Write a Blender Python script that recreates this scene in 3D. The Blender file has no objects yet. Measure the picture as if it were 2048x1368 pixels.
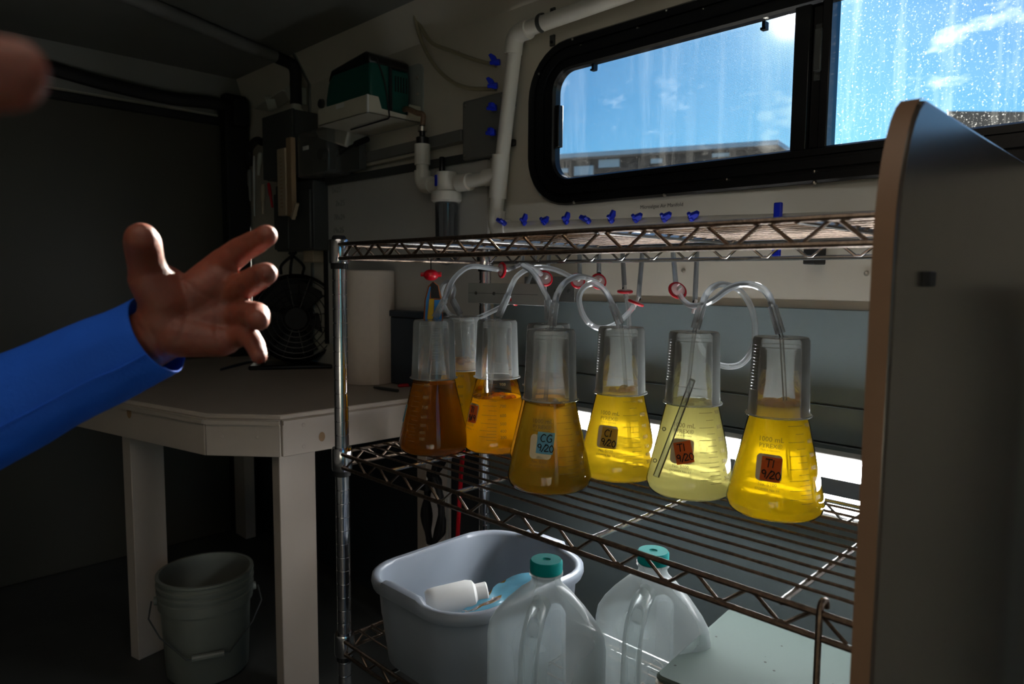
import bpy, bmesh, math, random
import numpy as np
from mathutils import Vector, Matrix, noise

random.seed(7)
scn = bpy.context.scene
COL = scn.collection
PI = math.pi

# ------------------------------------------------------------------ camera
FPX, HEYE = 1413.5, 1.32
YAW, PITCH, ROLL = (math.radians(a) for a in (44.81, 5.09, 0.44))
cy_, sy_, cp_, sp_ = math.cos(YAW), math.sin(YAW), math.cos(PITCH), math.sin(PITCH)
F_ = Vector((-sy_*cp_, cy_*cp_, -sp_)); r_ = Vector((cy_, sy_, 0)); u_ = r_.cross(F_)
R_ = r_*math.cos(ROLL) + u_*math.sin(ROLL); U_ = -r_*math.sin(ROLL) + u_*math.cos(ROLL)
CAM = Vector((0, 0, HEYE))

def ray(px, py): return R_*((px-1024)/FPX) - U_*((py-684)/FPX) + F_
def atD(px, py, d): return CAM + ray(px, py)*d           # point at a distance
def atX(px, py, x): d = ray(px, py); return CAM + d*(x/d.x)   # point on a wall plane
def atY(px, py, y): d = ray(px, py); return CAM + d*(y/d.y)
def atZ(px, py, z): d = ray(px, py); return CAM + d*((z-HEYE)/d.z)

cd = bpy.data.cameras.new('camera'); cam = bpy.data.objects.new('camera', cd); COL.objects.link(cam)
cam.matrix_world = Matrix(((R_.x, U_.x, -F_.x, 0), (R_.y, U_.y, -F_.y, 0), (R_.z, U_.z, -F_.z, HEYE), (0, 0, 0, 1)))
cd.sensor_width = 36; cd.lens = FPX*36/2048; cd.clip_start = 0.02; cd.clip_end = 500
cd.dof.use_dof = True; cd.dof.focus_distance = 1.18; cd.dof.aperture_fstop = 6.3; cd.dof.aperture_blades = 9
scn.camera = cam

# ------------------------------------------------------------------ world, sun, fill lamp, exposure
w = bpy.data.worlds.new('sky'); scn.world = w; w.use_nodes = True
nt = w.node_tree; nt.nodes.clear()
wo = nt.nodes.new('ShaderNodeOutputWorld'); bg = nt.nodes.new('ShaderNodeBackground')
SUNV = ray(1579, 40).normalized()                  # the sun stands just inside the upper right corner of the left pane
def sky_node(disc):
    k = nt.nodes.new('ShaderNodeTexSky'); k.sky_type = 'NISHITA'
    k.sun_elevation = math.asin(SUNV.z); k.sun_rotation = math.atan2(SUNV.x, SUNV.y)
    k.sun_size = math.radians(0.545); k.sun_disc = disc; k.sun_intensity = 1.0
    k.air_density = 1.0; k.dust_density = 0.2; k.ozone_density = 4.0; k.altitude = 200; return k
def vmath(op, a, b):
    n = nt.nodes.new('ShaderNodeVectorMath'); n.operation = op
    for i, v in enumerate((a, b)):
        if isinstance(v, tuple): n.inputs[i].default_value = v
        else: nt.links.new(v, n.inputs[i])
    return n.outputs[0]
sa, sb = sky_node(True), sky_node(False)
SKY_TINT, SUN_TINT = (.38, .92, 1.18), (3.2, 4.0, 5.6)
disc_only = vmath('MULTIPLY', vmath('SUBTRACT', sa.outputs[0], sb.outputs[0]), SUN_TINT)
total = vmath('ADD', disc_only, vmath('MULTIPLY', sb.outputs[0], SKY_TINT))
# hazy glow of the sky around the sun
geo = nt.nodes.new('ShaderNodeTexCoord')
dotn = nt.nodes.new('ShaderNodeVectorMath'); dotn.operation = 'DOT_PRODUCT'; dotn.inputs[1].default_value = tuple(SUNV)
nt.links.new(geo.outputs['Generated'], dotn.inputs[0])
def lobe(power, amp):
    p = nt.nodes.new('ShaderNodeMath'); p.operation = 'POWER'; p.inputs[1].default_value = power; p.use_clamp = False
    m = nt.nodes.new('ShaderNodeMath'); m.operation = 'MAXIMUM'; m.inputs[1].default_value = 0
    nt.links.new(dotn.outputs['Value'], m.inputs[0]); nt.links.new(m.outputs[0], p.inputs[0])
    k = nt.nodes.new('ShaderNodeMath'); k.operation = 'MULTIPLY'; k.inputs[1].default_value = amp; nt.links.new(p.outputs[0], k.inputs[0]); return k.outputs[0]
for power, amp, col in ((9000, 60, (1, 1, 1)), (900, 5, (.9, 1, 1.05)), (90, 1.2, (.8, 1, 1.1))):
    cx = nt.nodes.new('ShaderNodeCombineXYZ'); v = lobe(power, amp)
    for i in range(3): nt.links.new(v, cx.inputs[i])
    total = vmath('ADD', total, vmath('MULTIPLY', cx.outputs[0], col))
bg.inputs['Strength'].default_value = 0.10
nt.links.new(total, bg.inputs[0]); nt.links.new(bg.outputs[0], wo.inputs[0])

def area(name, loc, to, sx, sy, power, col):
    l = bpy.data.lights.new(name, 'AREA'); l.shape = 'RECTANGLE'; l.size = sx; l.size_y = sy; l.energy = power; l.color = col
    o = bpy.data.objects.new(name, l); COL.objects.link(o); o.location = loc
    o.rotation_euler = (Vector(to)-Vector(loc)).to_track_quat('-Z', 'Y').to_euler(); return o
area('ceiling_fill', (-0.15, -0.15, 2.045), (-0.15, -0.15, 0), 1.1, 1.1, 3.6, (1.0, 0.88, 0.74))  # soft fill lamp added under the closed ceiling; no vent is built there

vs = scn.view_settings
vs.view_transform = 'Standard'; vs.look = 'None'; vs.gamma = 1; vs.exposure = 0.0; vs.use_curve_mapping = False
scn.cycles.max_bounces = 14; scn.cycles.transparent_max_bounces = 24; scn.cycles.diffuse_bounces = 6
scn.cycles.caustics_reflective = False; scn.cycles.caustics_refractive = False
scn.cycles.sample_clamp_indirect = 4.0

# ------------------------------------------------------------------ materials
def lin(c):
    def f(v):
        v /= 255.0
        return v/12.92 if v <= .04045 else ((v+.055)/1.055)**2.4
    return (f(c[0]), f(c[1]), f(c[2]), 1)

def newmat(name):
    m = bpy.data.materials.new(name); m.use_nodes = True; m.node_tree.nodes.clear()
    return m, m.node_tree, m.node_tree.nodes.new('ShaderNodeOutputMaterial')

def N(t, typ, **kw):
    n = t.nodes.new(typ)
    for k, v in kw.items(): setattr(n, k, v)
    return n

def mat(name, col, rough=.5, metal=0, var=.06, scale=30, bump=0, bscale=None, spec=.5, sss=0, coat=0, stretch=None):
    m, t, out = newmat(name)
    b = N(t, 'ShaderNodeBsdfPrincipled')
    c = lin(col)
    tc = N(t, 'ShaderNodeTexCoord'); mp = N(t, 'ShaderNodeMapping')
    if stretch: mp.inputs['Scale'].default_value = stretch
    no = N(t, 'ShaderNodeTexNoise'); no.inputs['Scale'].default_value = scale; no.inputs['Detail'].default_value = 5
    t.links.new(tc.outputs['Object'], mp.inputs[0]); t.links.new(mp.outputs[0], no.inputs['Vector'])
    mx = N(t, 'ShaderNodeMix', data_type='RGBA')
    mx.inputs[6].default_value = tuple(max(0, v*(1-var*1.6)) for v in c[:3]) + (1,)
    mx.inputs[7].default_value = tuple(min(1, v*(1+var*1.6)) for v in c[:3]) + (1,)
    t.links.new(no.outputs['Fac'], mx.inputs[0]); t.links.new(mx.outputs[2], b.inputs['Base Color'])
    b.inputs['Roughness'].default_value = rough; b.inputs['Metallic'].default_value = metal
    b.inputs['Specular IOR Level'].default_value = spec
    if coat: b.inputs['Coat Weight'].default_value = coat
    if sss:
        b.inputs['Subsurface Weight'].default_value = 1.0; b.inputs['Subsurface Radius'].default_value = (1, .3, .15)
        b.inputs['Subsurface Scale'].default_value = sss
    if bump:
        n2 = N(t, 'ShaderNodeTexNoise'); n2.inputs['Scale'].default_value = bscale or scale*3; n2.inputs['Detail'].default_value = 4
        t.links.new(mp.outputs[0], n2.inputs['Vector'])
        bp = N(t, 'ShaderNodeBump'); bp.inputs['Strength'].default_value = bump; bp.inputs['Distance'].default_value = .002
        t.links.new(n2.outputs['Fac'], bp.inputs['Height']); t.links.new(bp.outputs[0], b.inputs['Normal'])
    t.links.new(b.outputs[0], out.inputs[0])
    return m

def glassy(name, tint=(1, 1, 1), rough=.03, ior=1.45, haze=0, hazecol=(1, 1, 1), gloss=1.0):
    """thin clear wall: transparent + surface reflection (+ a little milky scatter)"""
    m, t, out = newmat(name)
    tr = N(t, 'ShaderNodeBsdfTransparent'); tr.inputs[0].default_value = (*tint, 1)
    gl = N(t, 'ShaderNodeBsdfGlossy'); gl.inputs['Roughness'].default_value = rough
    fr = N(t, 'ShaderNodeFresnel'); fr.inputs['IOR'].default_value = ior
    base = tr
    if haze:
        tl = N(t, 'ShaderNodeBsdfTranslucent'); tl.inputs[0].default_value = (*hazecol, 1)
        df = N(t, 'ShaderNodeBsdfDiffuse'); df.inputs[0].default_value = (*hazecol, 1)
        m1 = N(t, 'ShaderNodeMixShader'); m1.inputs[0].default_value = .5
        t.links.new(tl.outputs[0], m1.inputs[1]); t.links.new(df.outputs[0], m1.inputs[2])
        lw = N(t, 'ShaderNodeLayerWeight'); lw.inputs[0].default_value = .35
        mr = N(t, 'ShaderNodeMapRange'); mr.inputs['To Min'].default_value = haze; mr.inputs['To Max'].default_value = min(1, haze*2.2)
        t.links.new(lw.outputs['Facing'], mr.inputs[0])
        m2 = N(t, 'ShaderNodeMixShader'); t.links.new(mr.outputs[0], m2.inputs[0])
        t.links.new(tr.outputs[0], m2.inputs[1]); t.links.new(m1.outputs[0], m2.inputs[2]); base = m2
    mx = N(t, 'ShaderNodeMixShader')
    ml = N(t, 'ShaderNodeMath', operation='MULTIPLY'); ml.inputs[1].default_value = gloss
    t.links.new(fr.outputs[0], ml.inputs[0]); t.links.new(ml.outputs[0], mx.inputs[0])
    t.links.new(base.outputs[0], mx.inputs[1]); t.links.new(gl.outputs[0], mx.inputs[2])
    t.links.new(mx.outputs[0], out.inputs[0])
    return m

def liquid(name, col, trans=.97, clear=0.12):
    m, t, out = newmat(name)
    c = tuple(v**.46 for v in lin(col))
    tc = N(t, 'ShaderNodeTexCoord'); no = N(t, 'ShaderNodeTexNoise'); no.inputs['Scale'].default_value = 12
    t.links.new(tc.outputs['Object'], no.inputs['Vector'])
    mx = N(t, 'ShaderNodeMix', data_type='RGBA')
    mx.inputs[6].default_value = tuple(v*.93 for v in c[:3]) + (1,); mx.inputs[7].default_value = c
    t.links.new(no.outputs['Fac'], mx.inputs[0])
    tl = N(t, 'ShaderNodeBsdfTranslucent'); df = N(t, 'ShaderNodeBsdfDiffuse')
    t.links.new(mx.outputs[2], tl.inputs[0]); t.links.new(mx.outputs[2], df.inputs[0])
    m1 = N(t, 'ShaderNodeMixShader'); m1.inputs[0].default_value = trans
    t.links.new(df.outputs[0], m1.inputs[1]); t.links.new(tl.outputs[0], m1.inputs[2]); last = m1
    if clear:
        tr = N(t, 'ShaderNodeBsdfTransparent'); tr.inputs[0].default_value = c
        m2 = N(t, 'ShaderNodeMixShader'); m2.inputs[0].default_value = clear
        t.links.new(m1.outputs[0], m2.inputs[1]); t.links.new(tr.outputs[0], m2.inputs[2]); last = m2
    t.links.new(last.outputs[0], out.inputs[0])
    return m

def emit(name, col, s):
    m, t, out = newmat(name); e = N(t, 'ShaderNodeEmission'); e.inputs[0].default_value = (*col, 1); e.inputs[1].default_value = s
    t.links.new(e.outputs[0], out.inputs[0]); return m

M = {}
M['wall'] = mat('white_fibreglass_wall', (206, 201, 188), .35, var=.04, scale=6, bump=.12, bscale=60)
M['ceiling'] = mat('ceiling_panel', (120, 122, 116), .5, var=.08, scale=5)
M['door'] = mat('dark_door_skin', (62, 60, 50), .45, var=.1, scale=4)
M['black'] = mat('black_rubber', (9, 9, 10), .7, var=.1)
M['blackgloss'] = mat('black_plastic', (12, 12, 13), .3, var=.1)
M['frame'] = mat('black_window_frame', (13, 14, 17), .28, var=.15, scale=20)
M['floor'] = mat('grey_vinyl_floor', (70, 72, 70), .5, var=.2, scale=8)
M['pvc'] = mat('white_pvc', (228, 225, 215), .3, var=.02, scale=8)
M['blue'] = mat('blue_valve_plastic', (10, 40, 190), .35, var=.05)
M['chrome'] = mat('chrome', (205, 205, 210), .16, metal=1, var=.1, scale=60)
M['wire'] = mat('tarnished_wire', (132, 116, 102), .36, metal=1, var=.45, scale=160, bump=.3, bscale=500)
M['wireback'] = mat('bright_wire', (170, 168, 165), .25, metal=1, var=.2, scale=150)
M['steel'] = mat('brushed_steel', (150, 152, 150), .4, metal=.8, var=.1, scale=40)
M['galv'] = mat('pale_metal_plate', (168, 174, 172), .5, metal=.2, var=.06, scale=30)
M['screw'] = mat('screw_metal', (190, 185, 175), .3, metal=1)
M['bench'] = mat('white_painted_wood', (186, 174, 162), .55, var=.05, scale=12, bump=.25, bscale=60, stretch=(1, 1, .2))
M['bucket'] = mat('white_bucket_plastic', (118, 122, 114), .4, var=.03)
M['tub'] = mat('white_tub_plastic', (126, 134, 144), .32, var=.02)
M['paper'] = mat('paper_towel', (226, 214, 202), .9, var=.03, scale=60, bump=.3, bscale=200)
M['teal'] = mat('teal_cap', (0, 132, 132), .8, spec=.15, var=.05)
M['jug'] = glassy('milk_jug_plastic', (.93, .95, .95), .28, 1.42, haze=.25, hazecol=(.62, .70, .71), gloss=.7)
M['beaker'] = glassy('frosted_beaker_plastic', (.98, .99, .985), .12, 1.4, haze=.21, hazecol=(.92, .97, .94))
M['glass'] = glassy('clear_flask_glass', (.985, .99, .985), .02, 1.47)
M['hose'] = glassy('clear_hose', (.96, .97, .98), .1, 1.4, haze=.26, hazecol=(.85, .9, .92))
M['tube'] = glassy('glass_tube', (.9, .92, .92), .03, 1.6, haze=.1, hazecol=(.7, .72, .7))
M['bowl'] = glassy('clear_filter_bowl', (.8, .82, .86), .06, 1.5, haze=.12, hazecol=(.6, .62, .66))
M['tanhose'] = mat('tan_hose', (150, 142, 118), .35, var=.05)
M['red'] = mat('red_plastic', (190, 12, 34), .35, var=.05)
M['disc'] = glassy('filter_disc', (.95, .85, .85), .2, 1.45, haze=.5, hazecol=(.85, .62, .62))
M['pumpgreen'] = mat('dark_green_plastic', (4, 74, 66), .4, var=.06)
M['tray'] = mat('beige_tray', (196, 192, 176), .5, var=.05)
M['greybox'] = mat('grey_enclosure', (108, 109, 106), .5, var=.05)
M['darkgrey'] = mat('dark_grey_enclosure', (62, 65, 64), .5, var=.05)
M['tan'] = mat('tan_strip', (160, 134, 104), .6, var=.08)
M['clearbox'] = glassy('clear_box_plastic', (.82, .84, .82), .1, 1.5, haze=.17, hazecol=(.75, .75, .7))
M['milkbox'] = mat('translucent_white_plastic', (190, 190, 180), .35, var=.04)
M['board'] = mat('whiteboard', (190, 190, 186), .3, var=.02)
M['ink'] = mat('faded_marker_ink', (128, 130, 126), .6, var=.02)
M['print'] = mat('backlit_enamel_print', (148, 130, 84), .5, var=.02)  # backlit darkness of the white enamel is put into this tan
M['darkink'] = mat('black_ink', (14, 12, 14), .6, var=.02)
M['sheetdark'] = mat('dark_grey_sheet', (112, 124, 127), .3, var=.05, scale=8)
M['panel'] = mat('painted_plywood_panel', (74, 65, 58), .24, var=.05, scale=10, bump=.04, bscale=40, spec=.6)
M['edge'] = mat('painted_panel_edge', (118, 90, 68), .5, var=.06, scale=30)
M['sheet'] = mat('grey_blue_sheet', (128, 142, 146), .2, var=.04, scale=8, spec=.5)
M['skin'] = mat('skin', (120, 64, 46), .55, var=.10, scale=60, bump=.35, bscale=260, sss=.005)
M['sleeve'] = mat('blue_shirt_fabric', (0, 84, 200), .8, var=.08, scale=20, bump=.3, bscale=300)
M['lidgrey'] = None
M['beige'] = mat('beige_plastic', (206, 196, 180), .45, var=.04)
M['bluefilm'] = glassy('blue_plastic_film', (.5, .8, .92), .2, 1.45, haze=.55, hazecol=(.22, .62, .82))
M['darkblue'] = mat('dark_blue_bin', (40, 52, 66), .4, var=.05)
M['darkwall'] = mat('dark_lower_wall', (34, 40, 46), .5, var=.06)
M['yellow'] = mat('yellow_paint', (200, 165, 0), .5); M['lblue'] = mat('light_blue_paint', (0, 120, 190), .5)
M['orangewood'] = mat('orange_wood', (150, 82, 36), .5)
M['led'] = emit('led_diffuser', (.96, .98, 1.0), 44.0)
M['ridge'] = mat('dark_reflector', (44, 52, 56), .5, var=.03)
M['whiteplastic'] = mat('white_plastic', (214, 216, 214), .4, var=.03)
M['creamplastic'] = mat('cream_plastic', (176, 160, 136), .5, var=.05)
M['asphalt'] = mat('asphalt', (70, 70, 72), .9, var=.1, scale=2)
M['facade'] = mat('dark_facade', (22, 27, 34), .7, var=.15, scale=1.5)
M['roofwhite'] = mat('white_roof_edge', (250, 250, 252), .25, var=.01, spec=1.0)

def lid_material():
    m, t, out = newmat('grey_green_lid'); b = N(t, 'ShaderNodeBsdfPrincipled'); b.inputs['Roughness'].default_value = .75; b.inputs['Specular IOR Level'].default_value = .25
    tc = N(t, 'ShaderNodeTexCoord'); vo = N(t, 'ShaderNodeTexVoronoi'); vo.inputs['Scale'].default_value = 75
    no = N(t, 'ShaderNodeTexNoise'); no.inputs['Scale'].default_value = 16
    t.links.new(tc.outputs['Object'], vo.inputs['Vector']); t.links.new(tc.outputs['Object'], no.inputs['Vector'])
    lt = N(t, 'ShaderNodeMath', operation='LESS_THAN'); lt.inputs[1].default_value = .14
    t.links.new(vo.outputs['Distance'], lt.inputs[0])
    gt = N(t, 'ShaderNodeMath', operation='GREATER_THAN'); gt.inputs[1].default_value = .53
    t.links.new(no.outputs['Fac'], gt.inputs[0])
    ml = N(t, 'ShaderNodeMath', operation='MULTIPLY'); t.links.new(lt.outputs[0], ml.inputs[0]); t.links.new(gt.outputs[0], ml.inputs[1])
    mx = N(t, 'ShaderNodeMix', data_type='RGBA'); mx.inputs[6].default_value = lin((78, 91, 87)); mx.inputs[7].default_value = lin((20, 24, 22))
    t.links.new(ml.outputs[0], mx.inputs[0]); t.links.new(mx.outputs[2], b.inputs['Base Color']); t.links.new(b.outputs[0], out.inputs[0])
    return m
M['lidgrey'] = lid_material()

def dirty_glass(name, base, smear, speck, screen):
    """window pane: clear, with dust, streaks and water marks that catch the light"""
    m, t, out = newmat(name)
    tc = N(t, 'ShaderNodeTexCoord')
    def tex(sc, stretch, detail=6):
        mp = N(t, 'ShaderNodeMapping'); mp.inputs['Scale'].default_value = stretch
        t.links.new(tc.outputs['Object'], mp.inputs[0])
        n = N(t, 'ShaderNodeTexNoise'); n.inputs['Scale'].default_value = sc; n.inputs['Detail'].default_value = detail
        n.inputs['Roughness'].default_value = .65; t.links.new(mp.outputs[0], n.inputs['Vector']); return n
    def ramp(src, a, b, amp):
        r = N(t, 'ShaderNodeMapRange'); r.inputs['From Min'].default_value = a; r.inputs['From Max'].default_value = b
        r.inputs['To Max'].default_value = amp; t.links.new(src, r.inputs[0]); return r.outputs[0]
    def add(a, b):
        n = N(t, 'ShaderNodeMath', operation='ADD'); t.links.new(a, n.inputs[0]); t.links.new(b, n.inputs[1]); return n.outputs[0]
    streak = ramp(tex(26, (1, 1, .07)).outputs['Fac'], .5, .78, smear*.8)
    blot = ramp(tex(16, (.55, 1, 1.1), 3).outputs['Fac'], .6, .74, smear)
    grain = ramp(tex(260, (1, 1, 1), 2).outputs['Fac'], .58, .8, speck)
    cloud = ramp(tex(5, (1, 1, .6)).outputs['Fac'], .35, .8, base*.8)
    f = add(add(streak, blot), add(grain, cloud))
    vo = N(t, 'ShaderNodeTexVoronoi'); vo.inputs['Scale'].default_value = 110; t.links.new(tc.outputs['Object'], vo.inputs['Vector'])
    sp = ramp(vo.outputs['Distance'], .16, .05, speck*1.3)
    f = add(f, sp)
    ba = N(t, 'ShaderNodeMath', operation='ADD', use_clamp=True); ba.inputs[1].default_value = base; t.links.new(f, ba.inputs[0])
    tr = N(t, 'ShaderNodeBsdfTransparent'); tr.inputs[0].default_value = (.93, .96, .97, 1) if not screen else (.88, .90, .92, 1)
    tl = N(t, 'ShaderNodeBsdfTranslucent'); tl.inputs[0].default_value = (.85, .88, .9, 1)
    m1 = N(t, 'ShaderNodeMixShader'); t.links.new(ba.outputs[0], m1.inputs[0])
    t.links.new(tr.outputs[0], m1.inputs[1]); t.links.new(tl.outputs[0], m1.inputs[2])
    last = m1
    gl = N(t, 'ShaderNodeBsdfGlossy'); gl.inputs['Roughness'].default_value = .03
    m3 = N(t, 'ShaderNodeMixShader'); m3.inputs[0].default_value = .04
    t.links.new(last.outputs[0], m3.inputs[1]); t.links.new(gl.outputs[0], m3.inputs[2])
    t.links.new(m3.outputs[0], out.inputs[0])
    return m
M['pane_screen'] = dirty_glass('screened_dusty_glass', .0015, .028, .022, True)
M['pane_dirty'] = dirty_glass('water_marked_glass', .006, .085, .12, False)

def screen_material():
    m, t, out = newmat('insect_screen'); tc = N(t, 'ShaderNodeTexCoord')
    sx = N(t, 'ShaderNodeSeparateXYZ'); t.links.new(tc.outputs['Object'], sx.inputs[0])
    outs = []
    for k in (0, 2):
        m_ = N(t, 'ShaderNodeMath', operation='MULTIPLY'); m_.inputs[1].default_value = 1/.0016; t.links.new(sx.outputs[k], m_.inputs[0])
        fr = N(t, 'ShaderNodeMath', operation='FRACT'); t.links.new(m_.outputs[0], fr.inputs[0])
        lt = N(t, 'ShaderNodeMath', operation='LESS_THAN'); lt.inputs[1].default_value = .15; t.links.new(fr.outputs[0], lt.inputs[0]); outs.append(lt)
    mxm = N(t, 'ShaderNodeMath', operation='MAXIMUM'); t.links.new(outs[0].outputs[0], mxm.inputs[0]); t.links.new(outs[1].outputs[0], mxm.inputs[1])
    tr = N(t, 'ShaderNodeBsdfTransparent'); b = N(t, 'ShaderNodeBsdfPrincipled')
    b.inputs['Base Color'].default_value = (.12, .13, .15, 1); b.inputs['Roughness'].default_value = .4
    ms = N(t, 'ShaderNodeMixShader'); t.links.new(mxm.outputs[0], ms.inputs[0]); t.links.new(tr.outputs[0], ms.inputs[1]); t.links.new(b.outputs[0], ms.inputs[2])
    t.links.new(ms.outputs[0], out.inputs[0]); return m
M['screen'] = screen_material()

# ------------------------------------------------------------------ mesh helpers
class MB:
    def __init__(s): s.v = []; s.f = []
    def add(s, vs, fs):
        o = len(s.v); s.v += [tuple(v) for v in vs]; s.f += [tuple(i+o for i in f) for f in fs]; return s
    def box(s, a, b, rz=0, c=None):
        a = Vector(a); b = Vector(b); lo = Vector((min(a.x, b.x), min(a.y, b.y), min(a.z, b.z))); hi = Vector((max(a.x, b.x), max(a.y, b.y), max(a.z, b.z)))
        vs = [Vector((x, y, z)) for z in (lo.z, hi.z) for x, y in ((lo.x, lo.y), (hi.x, lo.y), (hi.x, hi.y), (lo.x, hi.y))]
        if rz:
            c = Vector(c) if c else (lo+hi)/2; R = Matrix.Rotation(rz, 3, 'Z'); vs = [R @ (v-c)+c for v in vs]
        return s.add(vs, [(3, 2, 1, 0), (4, 5, 6, 7), (0, 1, 5, 4), (1, 2, 6, 5), (2, 3, 7, 6), (3, 0, 4, 7)])
    def prism(s, pts, vec):
        pts = [Vector(p) for p in pts]; vec = Vector(vec); n = len(pts)
        nor = Vector()
        for i in range(n): nor += pts[i].cross(pts[(i+1) % n])
        if nor.dot(vec) < 0: pts = pts[::-1]
        fs = [tuple(range(n-1, -1, -1)), tuple(range(n, 2*n))] + [(i, (i+1) % n, n+(i+1) % n, n+i) for i in range(n)]
        return s.add(pts+[p+vec for p in pts], fs)
    def loft(s, loops, cap0=True, cap1=True, closed=True):
        n = len(loops[0]); vs = [v for l in loops for v in l]; fs = []
        for k in range(len(loops)-1):
            for i in range(n if closed else n-1):
                j = (i+1) % n; fs.append((k*n+i, k*n+j, (k+1)*n+j, (k+1)*n+i))
        if cap0: fs.append(tuple(range(n-1, -1, -1)))
        if cap1: fs.append(tuple((len(loops)-1)*n+i for i in range(n)))
        return s.add(vs, fs)
    def tube(s, pts, r, n=8, cap=True, closed=False, flat=1.0):
        pts = [Vector(p) for p in pts]; m = len(pts)
        rs = r if isinstance(r, (list, tuple)) else [r]*m
        tang = []
        for i in range(m):
            a = pts[(i-1) % m] if closed or i > 0 else pts[i]; b = pts[(i+1) % m] if closed or i < m-1 else pts[i]
            d = (b-a); tang.append(d.normalized() if d.length > 1e-9 else Vector((0, 0, 1)))
        up = Vector((0, 0, 1)) if abs(tang[0].z) < .9 else Vector((1, 0, 0))
        nn = (up - tang[0]*up.dot(tang[0])).normalized(); loops = []
        for i in range(m):
            nn = (nn - tang[i]*nn.dot(tang[i])).normalized(); bb = tang[i].cross(nn)
            loops.append([pts[i] + (nn*math.cos(2*PI*k/n)*flat + bb*math.sin(2*PI*k/n))*rs[i] for k in range(n)])
        if closed: loops.append(loops[0]); return s.loft(loops, False, False)
        return s.loft(loops, cap, cap)
    def lathe(s, prof, c=(0, 0, 0), n=32, ax=None, cap=False):
        c = Vector(c); loops = []
        if ax is None: X, Y, Z = Vector((1, 0, 0)), Vector((0, 1, 0)), Vector((0, 0, 1))
        else:
            Z = Vector(ax).normalized(); X = Z.orthogonal().normalized(); Y = Z.cross(X)
        for r, z in prof: loops.append([c+X*(r*math.cos(2*PI*k/n))+Y*(r*math.sin(2*PI*k/n))+Z*z for k in range(n)])
        return s.loft(loops, cap, cap)
    def ball(s, c, r, n=10, sc=(1, 1, 1)):
        c = Vector(c); loops = []
        for i in range(1, n):
            a = -PI/2+PI*i/n
            loops.append([c+Vector((r*sc[0]*math.cos(a)*math.cos(2*PI*k/(n+4)), r*sc[1]*math.cos(a)*math.sin(2*PI*k/(n+4)), r*sc[2]*math.sin(a))) for k in range(n+4)])
        return s.loft(loops)
    def capsule(s, a, b, ra, rb, n=14):
        a = Vector(a); b = Vector(b); d = (b-a); L = max(d.length, 1e-6); d = d/L
        prof = [(ra*math.cos(t), -ra*math.sin(t)) for t in (1.45, 1.1, .75, .4, 0)]+[(rb*math.cos(t), L+rb*math.sin(t)) for t in (0, .4, .75, 1.1, 1.45)]
        return s.lathe(prof, a, n, d, True)

def smooth(pts, k=6, closed=False):
    P = [Vector(p) for p in pts]; m = len(P); out = []
    rng = range(m if closed else m-1)
    for i in rng:
        p0 = P[(i-1) % m] if closed or i > 0 else P[0]*2-P[1]
        p1 = P[i]; p2 = P[(i+1) % m]; p3 = P[(i+2) % m] if closed or i+2 < m else P[-1]*2-P[-2]
        for j in range(k):
            t = j/k
            out.append(.5*((2*p1)+(p2-p0)*t+(2*p0-5*p1+4*p2-p3)*t*t+(3*p1-p0-3*p2+p3)*t**3))
    if not closed: out.append(P[-1])
    return out

def wloc(o):
    v = Vector((0, 0, 0))
    while o: v = v+o.location; o = o.parent
    return v

def obj(name, mb, m, parent=None, bev=0, seg=2, ang=35, local=False, flat=False):
    off = wloc(parent) if (parent and not local) else Vector((0, 0, 0))
    me = bpy.data.meshes.new(name)
    me.from_pydata([(v[0]-off.x, v[1]-off.y, v[2]-off.z) for v in mb.v], [], mb.f); me.update()
    me.materials.append(m)
    bm = bmesh.new(); bm.from_mesh(me); bmesh.ops.recalc_face_normals(bm, faces=bm.faces); bm.to_mesh(me); bm.free()
    if not flat: me.shade_smooth(); me.set_sharp_from_angle(angle=math.radians(ang))
    o = bpy.data.objects.new(name, me); COL.objects.link(o)
    if parent: o.parent = parent
    if bev:
        b = o.modifiers.new('bevel', 'BEVEL'); b.width = bev; b.segments = seg; b.limit_method = 'ANGLE'; b.angle_limit = math.radians(40)
    return o

def tag(o, label=None, cat=None, group=None, kind=None):
    if label: o['label'] = label
    if cat: o['category'] = cat
    if group: o['group'] = group
    if kind: o['kind'] = kind
    return o

def thing(name, label, cat, loc=(0, 0, 0), group=None, rz=0):
    o = bpy.data.objects.new(name, None); COL.objects.link(o); o.location = loc; o.rotation_euler = (0, 0, rz); o.empty_display_size = .05
    return tag(o, label, cat, group)

def struct(name, mb, m, parent=None, **k):
    o = obj(name, mb, m, parent, **k)
    if not parent: o['kind'] = 'structure'
    return o

def rrect(hx, hy, r, n=6):
    out = []
    for cx, cy, a0 in ((hx-r, hy-r, 0), (-hx+r, hy-r, PI/2), (-hx+r, -hy+r, PI), (hx-r, -hy+r, 1.5*PI)):
        for i in range(n+1):
            a = a0+PI/2*i/n; out.append((cx+r*math.cos(a), cy+r*math.sin(a)))
    return out

_txt = {}
def text2d(s, size, align='LEFT'):
    """flat outline of a string: vertices (u, v) and faces"""
    key = (s, align)
    if key not in _txt:
        cu = bpy.data.curves.new('t', 'FONT'); cu.body = s; cu.size = 1; cu.align_x = align; cu.resolution_u = 2
        o = bpy.data.objects.new('t', cu); COL.objects.link(o)
        dg = bpy.context.evaluated_depsgraph_get(); me = bpy.data.meshes.new_from_object(o.evaluated_get(dg))
        _txt[key] = ([(v.co.x, v.co.y) for v in me.vertices], [tuple(p.vertices) for p in me.polygons])
        bpy.data.objects.remove(o); bpy.data.curves.remove(cu); bpy.data.meshes.remove(me)
    v, f = _txt[key]
    return [(a*size, b*size) for a, b in v], f

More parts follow.
